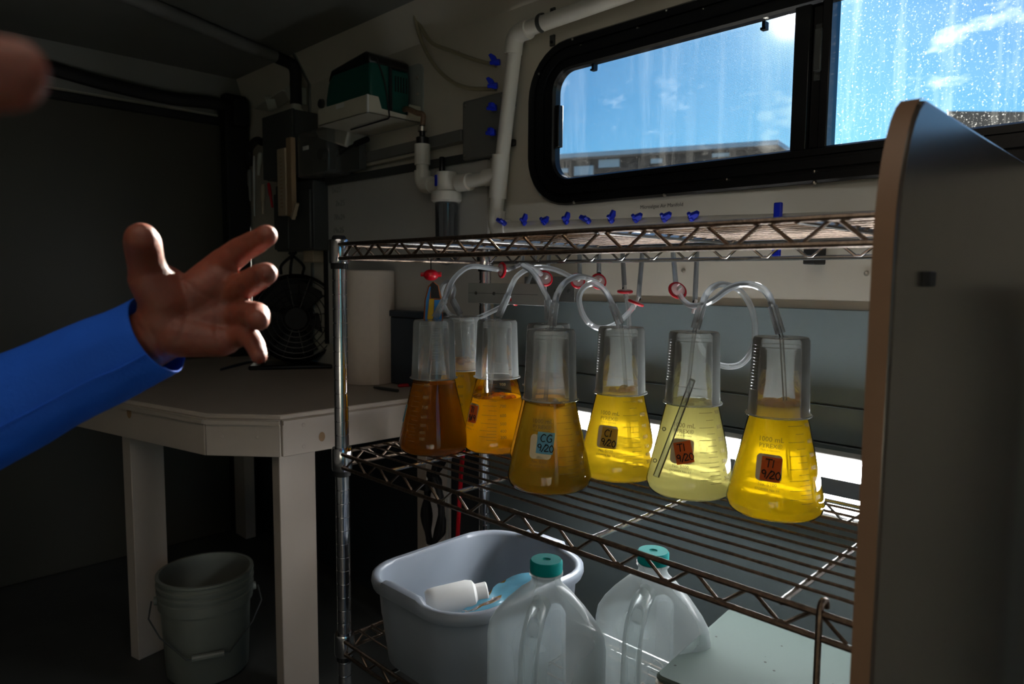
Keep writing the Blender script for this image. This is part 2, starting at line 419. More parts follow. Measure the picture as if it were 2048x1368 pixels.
STROKES = {
 'T': [[(0, 1), (.8, 1)], [(.4, 1), (.35, 0)]], '1': [[(.1, 1), (.05, 0)]], 'C': [[(.7, .85), (.4, 1), (.1, .7), (.05, .3), (.3, 0), (.65, .1)]],
 'G': [[(.7, .85), (.4, 1), (.1, .7), (.05, .3), (.3, 0), (.65, .1), (.65, .45), (.4, .45)]],
 '9': [[(.6, .8), (.4, 1), (.1, .85), (.15, .55), (.45, .5), (.6, .8), (.5, 0)]], '/': [[(.6, 1.1), (0, -.15)]],
 '2': [[(.05, .8), (.3, 1), (.55, .75), (.3, .35), (0, 0), (.65, .05)]], '0': [[(.35, 1), (.05, .6), (.2, .05), (.5, 0), (.65, .5), (.35, 1)]],
 'D': [[(.1, 1), (.05, 0), (.5, .1), (.65, .55), (.4, .95), (.1, 1)]], 'x': [[(0, .6), (.45, 0)], [(.45, .6), (0, 0)]],
 '5': [[(.6, 1), (.15, 1), (.1, .55), (.5, .5), (.5, .1), (.05, 0)]], '4': [[(.4, 1), (.05, .4), (.65, .4)], [(.45, .7), (.4, 0)]], 
 '3': [[(.05, .9), (.4, 1), (.5, .75), (.2, .55), (.55, .35), (.4, 0), (.05, .1)]], 'R': [[(.05, 0), (.1, 1), (.55, .85), (.5, .55), (.1, .5), (.6, 0)]],
 '7': [[(0, 1), (.6, 1), (.2, 0)]], ' ': [], "'": [[(.1, 1.1), (.05, .8)]]}
def handwriting(s, size, place, r, adv=.85):
    """pen strokes; place(u, v) -> 3D point"""
    mb = MB(); x = 0
    for ch in s:
        for st in STROKES.get(ch, []):
            pts = smooth([(a, b, 0) for a, b in st], 4) if len(st) > 2 else [Vector((*p, 0)) for p in st]
            mb.tube([place((x+p.x)*size, p.y*size) for p in pts], r, 5)
        x += (.45 if ch in "1/' " else adv)
    return mb

# ------------------------------------------------------------------ room dimensions
WY, WX, FL, RX, FY = 1.25, -2.72, .32, 1.75, -1.15
CEIL = 2.055
cove_z = atY(623, 168, WY).z                       # where the sloped cove panel meets the wall
cove_y = WY-.055
# window opening
p_l, p_r = atY(1118, 250, WY).x, atY(1592, 150, WY).x
m_r = atY(1665, 150, WY).x
pz1 = atY(1400, 74, WY).z; pz0 = atY(1400, 325, WY).z
f_l = atY(1062, 250, WY).x; fz0 = atY(1138, 411, WY).z; fz1 = atY(1148, 77, WY).z
mc = (p_r+m_r)/2; in_r = .36; f_r = in_r+(p_l-f_l)

mb = MB()
hx0, hx1, hz0, hz1 = f_l+.03, f_r-.03, fz0+.03, fz1-.03
mb.box((WX, WY, FL), (hx0, WY+.045, 2.2)); mb.box((hx1, WY, FL), (RX, WY+.045, 2.2))
mb.box((hx0, WY, FL), (hx1, WY+.045, hz0)); mb.box((hx0, WY, hz1), (hx1, WY+.045, 2.2))
struct('wall_back', mb, M['wall'])
struct('wall_left', MB().box((WX-.05, FY, FL), (WX, WY+.045, 2.2)), M['wall'])
struct('wall_front', MB().box((WX-.05, FY-.05, FL), (RX+.05, FY, 2.2)), M['wall'])
mb = MB(); mb.box((RX, FY, FL), (RX+.05, -.8, 2.2)); mb.box((RX, .1, FL), (RX+.05, WY+.045, 2.2)); mb.box((RX, -.8, 2.0), (RX+.05, .1, 2.2))
struct('wall_right', mb, M['wall'])
struct('floor', MB().box((WX-.05, FY-.05, FL-.05), (RX+.05, WY+.045, FL)), M['floor'])
struct('ceiling', MB().box((WX-.05, FY-.05, CEIL), (RX+.05, WY+.045, CEIL+.05)), M['ceiling'])
cx_ = atY(620, 168, WY).x
def cove(x0, x1, d=0):
    return MB().prism([(x0, WY, cove_z-d), (x0, cove_y-d, CEIL), (x0, WY, CEIL)], (x1-x0, 0, 0))
struct('trim_1', cove(cx_+.006, RX), M['wall']); struct('trim_2', cove(WX, cx_-.006), M['wall'])
mb = cove(cx_-.006, cx_+.006, .006); mb.box((cx_-.006, WY-.006, 1.1), (cx_+.006, WY+.002, cove_z))
struct('trim_3', mb, M['steel'])
# header of the dark end door, its skin and black seals
struct('trim_4', MB().prism([(WX, FY, 1.93), (WX+.07, FY, CEIL), (WX, FY, CEIL)], (0, WY-FY, 0)), M['ceiling'])
d1 = MB().box((WX, FY+.02, FL), (WX+.02, 1.17, 1.90)); struct('door_1', d1, M['door'], bev=.004)
mb = MB(); mb.box((WX, 1.15, FL), (WX+.07, WY-.01, 2.0)); mb.box((WX, 1.17, 1.88), (WX+.1, WY-.02, 1.985))
struct('trim_5', mb, M['black'], bev=.008)
mb = MB().box((WX, FY, 1.885), (WX+.035, 1.16, 1.915)); struct('trim_6', mb, M['black'], bev=.006)

# loose black seal drooping along the top of the end door
pts = [(WX+.06, y, z) for y, z in ((-1.0, 1.99), (-.2, 1.985), (.3, 1.975), (.55, 1.975), (.75, 1.955), (.95, 1.945), (1.1, 1.955), (1.19, 1.95))]
tag(obj('door_seal', MB().tube(smooth(pts, 6), .021, 10, flat=1.1), M['black']), 'drooping black rubber hose along the top of the dark end door', 'hose')

# ------------------------------------------------------------------ window
win = bpy.data.objects.new('window_1', None); COL.objects.link(win); win.location = (mc, WY, (pz0+pz1)/2); win['kind'] = 'structure'
wc = (p_l+in_r)/2
HX, HZ = in_r-wc, (pz1-pz0)/2
OX, OZ = f_r-wc, (fz1-fz0)/2; oc = (fz0+fz1)/2-(pz0+pz1)/2
def ringo(k, y):
    # blend from the clear opening (k=0) to the outer flange (k=1)
    return [Vector((wc+a, y, (pz0+pz1)/2+oc*k+b)) for a, b in rrect(HX+(OX-HX)*k, HZ+(OZ-HZ)*k, .045+.075*k, 8)]
prof = [(1, WY+.001), (1, WY-.010), (.93, WY-.016), (.72, WY-.016), (.70, WY-.012), (.62, WY-.012), (.60, WY-.020), (.36, WY-.020), (.34, WY-.014), (.26, WY-.014), (.24, WY-.018), (.06, WY-.018), (0, WY-.012), (0, WY+.004), (.3, WY+.006), (1, WY+.006)]
mb = MB(); mb.loft([ringo(k, y) for k, y in prof]+[ringo(1, WY+.001)], False, False)
obj('window_frame', mb, M['frame'], win, ang=30)
mb = MB().box((p_r, WY-.014, pz0-.012), (p_r+.028, WY+.025, pz1+.012)); mb.box((p_r+.028, WY-.004, pz0-.01), (m_r-.016, WY+.025, pz1+.01)); mb.box((m_r-.016, WY-.014, pz0-.012), (m_r, WY+.025, pz1+.012))
obj('mullion', mb, M['frame'], win, bev=.002)
obj('pane', MB().add([(p_l-.01, WY+.011, pz0-.01), (p_r+.01, WY+.011, pz0-.01), (p_r+.01, WY+.011, pz1+.01), (p_l-.01, WY+.011, pz1+.01)], [(0, 1, 2, 3)]), M['pane_screen'], win)
o = obj('pane', MB().add([(m_r-.005, WY+.016, pz0-.01), (in_r+.01, WY+.016, pz0-.01), (in_r+.01, WY+.016, pz1+.01), (m_r-.005, WY+.016, pz1+.01)], [(0, 1, 2, 3)]), M['pane_dirty'], win); o['label'] = 'pane covered in white water marks'
obj('insect_screen', MB().add([(p_l-.01, WY+.003, pz0-.01), (p_r+.01, WY+.003, pz0-.01), (p_r+.01, WY+.003, pz1+.01), (p_l-.01, WY+.003, pz1+.01)], [(0, 1, 2, 3)]), M['screen'], win)
mb = MB().box((p_l+.005, WY-.022, pz0+.07), (p_l+.018, WY-.006, pz1-.075)); mb.box((p_l-.006, WY-.014, pz1-.085), (p_l+.012, WY-.004, pz1-.075)); mb.box((p_l-.006, WY-.014, pz0+.07), (p_l+.012, WY-.004, pz0+.08))
obj('window_handle', mb, M['blackgloss'], win, bev=.002)
lx = (p_r+m_r)/2+.012
mb = MB().box((lx-.006, WY-.02, pz0+.125), (lx+.006, WY-.004, pz0+.195)); mb.box((lx-.010, WY-.008, pz0+.112), (lx+.010, WY-.003, pz0+.206))
obj('latch', mb, M['darkgrey'], win, bev=.0015)
for a, b in ((1184, 130), (1526, 46)):
    q = atY(a, b, WY-.01); obj('screen_clip', MB().box((q.x-.003, WY-.008, q.z-.008), (q.x+.003, WY+.006, q.z+.004)).box((q.x-.005, WY-.010, q.z-.011), (q.x+.005, WY+.002, q.z-.007)), M['blackgloss'], win)
scr = [(1148, 410-6), (1329, 390), (1629, 365), (1630, 343), (1078, 255), (1079, 238-150+60), (1146, 79), (1334, 21), (1148, 405), (1455, 359), (1163, 92), (1276, 57), (1408, 19), (1075, 320)]
for a, b in scr:
    q = atY(a, b, WY-.014)
    obj('screw', MB().lathe([(.0001, .0045), (.0018, .004), (.003, .002), (.003, -.004)], q, 10, (0, -1, 0)), M['screw'], win)

# ------------------------------------------------------------------ outside
tag(obj('parking_ground', MB().box((-80, 4, -.95), (60, 90, -.9)), M['asphalt']), kind='structure')
def building(name, label, crn, lft, rgt, depth, zt, zb, fascia, rows):
    t = thing(name, label, 'building', (crn.x, crn.y, -.9))
    c, l, r = (Vector((p.x, p.y, 0)) for p in (crn, lft, rgt))
    back = Vector((-.5, .87, 0))*depth
    foot = [l, c, r, r+back, l+back]
    obj('wall', MB().prism([p+Vector((0, 0, -.9)) for p in foot], (0, 0, zt-fascia+.9)), M['facade'], t)
    cen = sum(foot, Vector())/5
    obj('roof_edge', MB().prism([p+(p-cen).normalized()*.35+Vector((0, 0, zt-fascia)) for p in foot], (0, 0, fascia)), M['roofwhite'], t)
    d = (l-c); L = d.length; d = d/L; nrm = Vector((-d.y, d.x, 0)); nrm = nrm if nrm.dot(CAM-c) > 0 else -nrm
    for (s0, s1, z0, z1) in rows:
        a = c+d*L*s0+nrm*.02; b = c+d*L*s1+nrm*.02
        q = [a+Vector((0, 0, z0)), b+Vector((0, 0, z0)), b+Vector((0, 0, z1)), a+Vector((0, 0, z1))]
        obj('window', MB().prism(q, nrm*.08), M['roofwhite'], t)  # white slabs imitate bright reflections on the dark facade
    return t
c = atD(1546, 286, 15); l = atD(1090, 310, 17); r = atD(1640, 322, 20)
building('low_building', 'dark low building with white roof edge seen through the left window pane', c, l, r, 10, c.z, 0, .10,
         [(.76, .85, c.z-.48, c.z-.27), (.64, .735, c.z-.33, c.z-.15), (.17, .24, c.z-.24, c.z-.16), (.88, .92, c.z-.40, c.z-.30), (.45, .50, c.z-.30, c.z-.2)])
c = atD(1925, 222, 14); l = atD(1900, 226, 16); r = atD(2400, 195, 14)
t = thing('dark_building', 'dark flat roofed building seen through the water marked right pane', 'building', (c.x, c.y, -.9))
obj('wall', MB().prism([Vector((p.x, p.y, -.9)) for p in (c, r, r+Vector((-2, 6, 0)), c+Vector((-2, 6, 0)))], (0, 0, c.z+.9-.15)), M['facade'], t)
obj('roof_edge', MB().prism([Vector((p.x, p.y, c.z-.15)) for p in (c+Vector((-.2, -.2, 0)), r, r+Vector((-2, 6, 0)), c+Vector((-2, 6, 0)))], (0, 0, .15)), M['facade'], t)

# ------------------------------------------------------------------ wire shelving rack
YF, YB, XL, XR = .6818, 1.037, -1.113, -.200
ZT, ZM, ZB = 1.3785, 1.0025, .650
rack = thing('wire_rack', 'chrome wire shelving rack with tarnished brown shelves holding the flasks', 'shelving rack', ((XL+XR)/2, (YF+YB)/2, FL))
pp = [(0.001, FL), (.0115, FL), (.0127, FL+.004)]
z = FL+.03
while z < 1.375:
    pp += [(.0127, z-.0011), (.0113, z-.0008), (.0113, z+.0008), (.0127, z+.0011)]; z += .0254
pp += [(.0127, 1.386), (.0115, 1.389), (.001, 1.3895)]
for x in (XL, XR):
    for y in (YF, YB):
        obj('post', MB().lathe(pp, (x, y, 0), 20), M['chrome'], rack)
HS = [('top', ZT), ('mid', ZM), ('bot', ZB)]
def zig(p0, p1, zt, zb, period):
    d = Vector(p1)-Vector(p0); L = d.length; n = max(2, round(L/period)); pts = []
    for i in range(n):
        for fr, zz in ((.0, zb), (.06, zb), (.44, zt), (.56, zt), (.94, zb)):
            q = Vector(p0)+d*((i+fr)/n); pts.append((q.x, q.y, zz))
    return pts
for nm, zs in HS:
    sh = obj('shelf', MB().tube([(XL+.016, YF-.009, zs), (XR-.016, YF-.009, zs)], .0034, 8).tube([(XL+.016, YF-.009, zs-.0245), (XR-.016, YF-.009, zs-.0245)], .0034, 8)
             .tube([(XL, YF+.016, zs), (XL, YB-.016, zs)], .0034, 8).tube([(XL, YF+.016, zs-.0245), (XL, YB-.016, zs-.0245)], .0034, 8)
             .tube([(XR, YF+.016, zs), (XR, YB-.016, zs)], .0034, 8).tube([(XR, YF+.016, zs-.0245), (XR, YB-.016, zs-.0245)], .0034, 8), M['wire'], rack)
    obj('rear_rail', MB().tube([(XL+.016, YB, zs), (XR-.016, YB, zs)], .0034, 8).tube([(XL+.016, YB, zs-.0245), (XR-.016, YB, zs-.0245)], .0034, 8), M['wireback'], sh)
    for a, b, mm in (((XL+.02, YF-.006), (XR-.02, YF-.006), 'wire'), ((XL+.02, YB-.003), (XR-.02, YB-.003), 'wireback'), ((XL, YF+.02), (XL, YB-.02), 'wire'), ((XR, YF+.02), (XR, YB-.02), 'wire')):
        obj('truss_wire', MB().tube(zig((*a, 0), (*b, 0), zs-.002, zs-.0225, .0655), .0022, 6), M[mm], sh)
    ndw = 12
    for i in range(1, ndw):
        y = YF+(YB-YF)*i/ndw
        obj('deck_wire', MB().tube([(XL+.002, y, zs+.0035), (XR-.002, y, zs+.0035)], .0021, 6), M['wire'], sh)
    for x in (-.955, -.786, -.527, -.287):
        obj('cross_strut', MB().tube([(x, YF-.010, zs-.001), (x, YB+.004, zs-.001)], .0034, 8), M['wireback'], sh)
    for x in (XL, XR):
        for y in (YF, YB):
            mb = MB().lathe([(.0129, .009), (.0175, .009), (.0185, .006), (.0185, -.030), (.0175, -.033), (.0129, -.033)], (x, y, zs), 20)
            c_ = obj('collar', mb, M['chrome'], sh)
            obj('sleeve_clip', MB().lathe([(.0129, -.033), (.0155, -.033), (.0150, -.043), (.0129, -.043)], (x, y, zs), 20), M['black'], rack)
for x in (XL, XR):
    for y in (YF, YB):
        if x == XL: obj('post_cap', MB().lathe([(.0001, .0075), (.010, .0075), (.0125, .004), (.0128, 0)], (x, y, 1.387), 18), M['black'], rack)

# hook hanging from the front rail of the middle shelf
hx_ = -.2487
pts = [(hx_, YF+.006, ZM+.001), (hx_, YF+.004, ZM+.008), (hx_, YF-.004, ZM+.010), (hx_, YF-.010, ZM+.004), (hx_, YF-.011, ZM-.03), (hx_, YF-.011, ZM-.20), (hx_, YF-.02, ZM-.215), (hx_, YF-.03, ZM-.20)]
tag(obj('hanging_hook', MB().tube(smooth(pts, 5), .0034, 8), M['wire']), 'slim metal hook hanging from the front rail beside the painted panel', 'hook')

# ------------------------------------------------------------------ painted partition panel at the right
def panel_profile(x):
    y0, y1, zt = .552, WY, 1.457
    pts = [(x, y1, FL), (x, y1, zt)]
    R1 = .075
    for i in range(9):
        a = PI/2+PI/2*i/8
        pts.append((x, y0+R1*.75+R1*.75*math.cos(a), zt-R1*1.5+R1*1.5*math.sin(a)))
    pts.append((x, y0, FL)); return pts
pan = obj('partition_panel', MB().prism(panel_profile(-.1800), (.0165, 0, 0)), M['panel'], bev=.0035, seg=3)
tag(pan, 'tall painted plywood partition panel with rounded top corner at right', 'panel')
prf = panel_profile(-.1800)[2:]
rows = []
for i, p in enumerate(prf):
    rows.append([Vector((xx, p[1]-(.0022 if i > 0 else 0), p[2]+(.0012 if i < 9 else 0))) for xx in (-.1790, -.1742, -.1700, -.1650)])
mb = MB()
mb.loft([[r[k] for r in rows] for k in range(4)], False, False, closed=False)
obj('edge_band', mb, M['edge'], pan)
q = atX(1852, 558, -.1635)
obj('clip', MB().box((-.1655, q.y-.009, q.z-.006), (-.1585, q.y+.009, q.z+.006)), M['black'], pan, bev=.001)
for k, (dx, rr) in enumerate(((.03, .008), (.055, .011), (.085, .006))):
    pts = [(-.164+dx, 1.20-dx, z+0) for z in (.4, .8, 1.05, 1.2, 1.28)]; pts[-1] = (-.164+dx+.03, 1.22, 1.31)
    tag(obj('hanging_cable', MB().tube(smooth(pts, 5), rr, 8), M['black']), ['thin black cable hanging in the corner nearest the painted panel', 'thick black cable hanging behind the painted panel', 'thinnest black cable, outermost of those behind the painted panel'][k], 'cable')

# ------------------------------------------------------------------ backing sheet and LED fixture behind the rack
q0 = atY(985, 640, WY-.012); q1 = atY(1740, 597, WY-.012)
sh = thing('backing_sheet', 'glossy grey-blue plastic sheet standing on the wall behind the flasks', 'sheet', ((q0.x+q1.x)/2, WY, 1.0))
zt_ = (atY(1100, 616, WY-.012).z+q1.z)/2
zl1 = atY(1500, 792, WY-.02).z; zl2 = atY(1500, 862, WY-.02).z
obj('upper_sheet', MB().box((q0.x, WY-.010, zl1+.001), (-.21, WY-.002, zt_)), M['sheet'], sh, bev=.002)
obj('lower_sheet', MB().box((q0.x, WY-.014, zl2+.001), (-.21, WY-.002, zl1-.001)), M['sheet'], sh, bev=.0015)
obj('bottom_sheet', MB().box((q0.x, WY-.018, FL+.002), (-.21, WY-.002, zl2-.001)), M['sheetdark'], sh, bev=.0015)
LY = 1.105
led = thing('led_fixture', 'long twin bar white light fixture lying behind the flasks', 'light fixture', (-.62, LY+.02, .96))
lz = [atY(1724, 932, LY).z, atY(1724, 966, LY).z, atY(1722, 1002, LY).z, atY(1720, 1038, LY).z]
xl0, xl1 = -1.03, -.215
obj('housing', MB().box((xl0-.012, LY+.006, lz[3]-.008), (xl1, LY+.04, lz[0]+.008)), M['whiteplastic'], led, bev=.003)
obj('centre_ridge', MB().prism([(xl0, LY+.007, lz[1]), (xl0, LY-.006, lz[1]-.001), (xl0, LY-.006, lz[2]+.001), (xl0, LY+.007, lz[2])], (xl1-xl0, 0, 0)), M['ridge'], led)
for a, b in ((lz[0], lz[1]), (lz[2], lz[3])):
    o = obj('light_bar', MB().box((xl0, LY-.004, b), (xl1-.002, LY+.0055, a)), M['led'], led); o['label'] = 'lit white light bar'
obj('end_cap', MB().box((xl0-.02, LY-.006, lz[3]-.01), (xl0-.0005, LY+.042, lz[0]+.01)), M['whiteplastic'], led, bev=.003)
obj('bracket', MB().box((-1.0, LY+.041, .95), (-.96, WY-.02, .97)).box((-.3, LY+.041, .95), (-.26, WY-.02, .97)), M['steel'], led)

# ------------------------------------------------------------------ flasks, beakers
def Rz(z):
    if z < .018: return .0567+.0068*math.sin(max(z, 0)/.018*PI/2)
    if z < .176: return .0635-(z-.018)*(.0635-.0280)/(.176-.018)
    return .0280
SL = math.atan((.0635-.0280)/(.176-.018))
def wrap(ang0, z0):
    def f(u, v, off=.0006):
        zz = z0+v*math.cos(SL); r = Rz(zz)+off; a = ang0+u/r
        return Vector((r*math.sin(a), -r*math.cos(a), zz))
    return f
gp = [(.0005, .001), (.050, .001)]+[(Rz(.018*i/6), .001+.017*i/6) for i in range(1, 7)]+[(Rz(z), z) for z in (.06, .10, .14, .176)]+[(.0272, .182), (.0268, .195), (.0268, .214), (.0290, .219), (.0290, .222), (.0260, .222), (.0255, .195)]
GLASS_ME = None
PRINT_ME = {}
ADEG = math.radians
def flask_print():
    mb = MB()
    def put(s, size, ang, z, align='LEFT'):
        v, f = text2d(s, size, align); w = wrap(ang, z); mb.add([w(a, b) for a, b in v], f)
    vol = {900: .1254, 800: .1051, 700: .0878, 600: .0716, 500: .0574, 400: .0450, 300: .0344}
    def tick(z, half):
        w = wrap(ADEG(15), z); r = Rz(z); u1 = r*ADEG(31); u0 = u1*.45 if half else 0
        n = 5; t = .0006
        a = [w(u0+(u1-u0)*i/n, t/2) for i in range(n+1)]; b = [w(u0+(u1-u0)*i/n, -t/2) for i in range(n+1)]
        mb.add(a+b, [(i, i+1, n+2+i, n+1+i) for i in range(n)])
    ks = sorted(vol)
    for k in ks:
        tick(vol[k], False); put(str(k), .0078, ADEG(52), vol[k]-.0026)
    for a, b in zip(ks[:-1], ks[1:]): tick((vol[a]+vol[b])/2, True)
    tick(.0290, True)
    put('1000 mL', .0092, ADEG(-13), .1045, 'CENTER'); put('PYREX®', .0080, ADEG(-13), .0965, 'CENTER'); put('Made in Germany', .0034, ADEG(-13), .0925, 'CENTER')
    put('No. 5100', .0062, ADEG(-13), .0490, 'CENTER'); put('STOPPER No. 11', .0044, ADEG(-13), .0430, 'CENTER')
    return mb
def spot_mesh(w, hx, hz, r, off):
    mb = MB(); c = w(0, 0, off); lp = [w(a, b, off) for a, b in rrect(hx, hz, r, 4)]
    mid = [w(a*.5, b*.5, off) for a, b in rrect(hx, hz, r, 4)]
    n = len(lp); mb.add(lp+mid+[c], [(i, (i+1) % n, n+(i+1) % n, n+i) for i in range(n)]+[(n+i, n+(i+1) % n, 2*n) for i in range(n)]); return mb
M['spot'] = mat('marking_spot_enamel', (214, 200, 160), .6, var=.03)
TAPE = {'blue': liquid('blue_tape', (60, 150, 205), .5, .02), 'orange': liquid('orange_tape', (235, 60, 8), .5, .02), 'gold': liquid('gold_tape', (205, 140, 20), .5, .02)}
cfg = {
 'A': dict(c=(-.9906, .7978), rot=-78, lvl=.1255, col=(198, 108, 10), tape='blue', txt=None, foam=False),
 'B': dict(c=(-1.050, .915), rot=-62, lvl=.150, col=(255, 178, 4), tape=None, txt=None, foam=True),
 'C': dict(c=(-.9223, .8901), rot=-46, lvl=.098, col=(255, 160, 2), tape='orange', txt=('T1', '9/19'), foam=True),
 'D': dict(c=(-.790, .882), rot=5, lvl=.150, col=(255, 170, 40), tape=None, txt=None, foam=True),
 'E': dict(c=(-.6976, .7847), rot=-2, lvl=.1290, clear=.34, col=(255, 200, 44), tape='blue', txt=('CG', '9/20'), foam=True),
 'F': dict(c=(-.6612, .9101), rot=-8, lvl=.1385, col=(255, 204, 26), tape='gold', txt=('C1', '9/20'), foam=True),
 'G': dict(c=(-.534, .9133), rot=-1, lvl=.1350, col=(255, 240, 128), tape='orange', txt=('T1', '9/20'), foam=True),
 'H': dict(c=(-.4067, .9183), rot=3, lvl=.1480, col=(255, 200, 8), tape='orange', txt=('T1', '9/20'), foam=True)}
LBL = {'A': 'glass conical flask of dark brown liquid, nearest the left rack post', 'B': 'glass conical flask of amber liquid half hidden behind the dark brown flask',
       'C': 'glass conical flask of bright orange liquid filled below its beaker rim', 'D': 'glass conical flask standing hidden right behind the dull gold flask tagged CG',
       'E': 'glass conical flask of dull gold liquid with blue tape tag CG', 'F': 'glass conical flask of bright yellow liquid with gold tape tag C1',
       'G': 'glass conical flask of pale lemon liquid with tilted orange tape tag T1', 'H': 'glass conical flask of strong yellow liquid, nearest the painted panel'}
BLB = {'A': 'frosted beaker upside down on the dark brown flask', 'B': 'frosted beaker upside down on the amber flask behind the dark brown one', 'C': 'frosted beaker upside down on the bright orange flask',
       'D': 'frosted beaker on the hidden flask, peeking up behind the CG flask', 'E': 'frosted beaker upside down on the CG tagged gold flask', 'F': 'frosted beaker upside down on the C1 tagged yellow flask',
       'G': 'frosted beaker upside down on the pale lemon flask', 'H': 'frosted beaker upside down on the strong yellow flask beside the panel'}
ZS = ZM+.0056
LIPZ = .1335
FPOS = {}
print_mesh = None
for k, d in cfg.items():
    cx, cy = d['c']; tx, ty = -cx, -cy; L = math.hypot(tx, ty); th = math.atan2(tx/L, -ty/L)
    FPOS[k] = (cx, cy, th)
    t = thing('conical_flask', LBL[k], 'flask', (cx, cy, ZS), 'flasks of algae on the middle shelf', th+ADEG(d['rot']))
    if GLASS_ME is None:
        g = obj('glass_body', MB().lathe(gp, n=48), M['glass'], t, local=True, ang=60); GLASS_ME = g.data
        o = obj('volume_print', flask_print(), M['print'], t, local=True, flat=True); print_mesh = o.data
        o['label'] = 'printed volume marks in a backlit tan'
    else:
        for nm, me in (('glass_body', GLASS_ME), ('volume_print', print_mesh)):
            o = bpy.data.objects.new(nm, me); COL.objects.link(o); o.parent = t
    lm = liquid('liquid_'+k.lower(), d['col'], clear=d.get('clear', .12))
    lp = [(.0003, .0028), (.05, .0028)]+[(Rz(.018*i/5)-.0016, .0025+.0155*i/5) for i in range(1, 6)]
    nz = 8
    lp += [(Rz(.018+(d['lvl']-.018)*i/nz)-.0016, .018+(d['lvl']-.018)*i/nz) for i in range(1, nz+1)]
    rt = Rz(d['lvl']); lp += [(rt-.004, d['lvl']-.0012), (.0003, d['lvl']-.0012)]
    o = obj('liquid', MB().lathe(lp, n=40), lm, t, local=True); o['label'] = 'algae liquid'
    if d['foam']:
        mb = MB(); rnd = random.Random(ord(k))
        for i in range(18 if k in 'BDH' else 11):
            a = rnd.uniform(0, 2*PI); rr = rnd.uniform(.25, .82)*(rt-.003); s = rnd.uniform(.004, .0085)*(1.25 if k in 'BDH' else 1)
            mb.ball((rr*math.cos(a), rr*math.sin(a), d['lvl']-.001), s, 7, (1, 1, .75))
        M['foam'+k] = liquid('foam_'+k.lower(), tuple(min(255, int(v+(255-v)*.25)) for v in d['col']), .85, .35)
        obj('foam', mb, M['foam'+k], t, local=True)['kind'] = 'stuff'
    w = wrap(ADEG(-13), .0715)
    obj('marking_spot', spot_mesh(w, .0165, .0175, .006, .0005), M['spot'], t, local=True, flat=True)
    if d['tape']:
        tilt = {'G': .28, 'H': -.05, 'E': -.06, 'F': -.1, 'C': .05, 'A': .1}[k]
        ct, st = math.cos(tilt), math.sin(tilt); ox, oz = (.007, .006) if k == 'E' else (.003, -.001)
        def place(u, v, off=.0012, ct=ct, st=st, ox=ox, oz=oz, w=w): return w(ox+u*ct-v*st, oz+u*st+v*ct, off)
        mb = MB(); nx, ny = 6, 6; hw, hh = .0125, .0155
        g_ = [[place(-hw+2*hw*i/nx, -hh+2*hh*j/ny, .0011+(.0015 if (i == 0 and j > 4 and k != 'G') else 0)) for i in range(nx+1)] for j in range(ny+1)]
        mb.loft(g_, False, False, closed=False)
        tp = obj('tape_label', mb, TAPE[d['tape']], t, local=True, flat=True); tp['label'] = d['tape']+' tape tag with handwriting'
        if d['txt']:
            a, b = d['txt']
            m1 = handwriting(a, .0105, lambda u, v: place(-.0075+u, .002+v, .0014), .00075)
            m2 = handwriting(b, .0095, lambda u, v: place(-.0110+u, -.0115+v, .0014), .00075, .70)
            m1.add(m2.v, m2.f)
            obj('handwriting', m1, M['darkink'], tp, local=True)
    # beaker, upside down
    b = thing('plastic_beaker', BLB[k], 'beaker', (cx, cy, ZS+LIPZ), 'frosted beakers capping the flasks', th+ADEG(d['rot']))
    hgt = .1045
    bp = [(.0425, 0), (.0425, .0016), (.0402, .0022), (.0397, .006), (.0362, hgt-.004), (.0340, hgt), (.0120, hgt), (.0115, hgt-.0012), (.0335, hgt-.0012), (.0350, hgt-.005), (.0385, .006), (.0392, .0012)]
    obj('body', MB().lathe(bp, n=40), M['beaker'], b, local=True, ang=50)
    obj('lip', MB().tube([(.0420*math.cos(2*PI*i/40), .0420*math.sin(2*PI*i/40), .0010) for i in range(40)], .0013, 6, closed=True), M['beaker'], b, local=True)
    obj('foot_ring', MB().lathe([(.0352, hgt-.012), (.0340, hgt-.0128), (.0335, hgt-.0118)], n=40), M['beaker'], b, local=True)
    mb = MB()
    for i in range(15):
        z = .035+i*.0042; r = .0397-(.0397-.0362)*(z-.006)/(hgt-.01)+.0003; a0 = ADEG(-13+97 if k in 'A' else -60); wd = .30 if i % 5 else .42
        pts = [(r*math.sin(a0+wd*(j/4-.5)), -r*math.cos(a0+wd*(j/4-.5)), z) for j in range(5)]; mb.tube(pts, .0004, 4)
    obj('graduation', mb, M['beaker'], b, local=True)

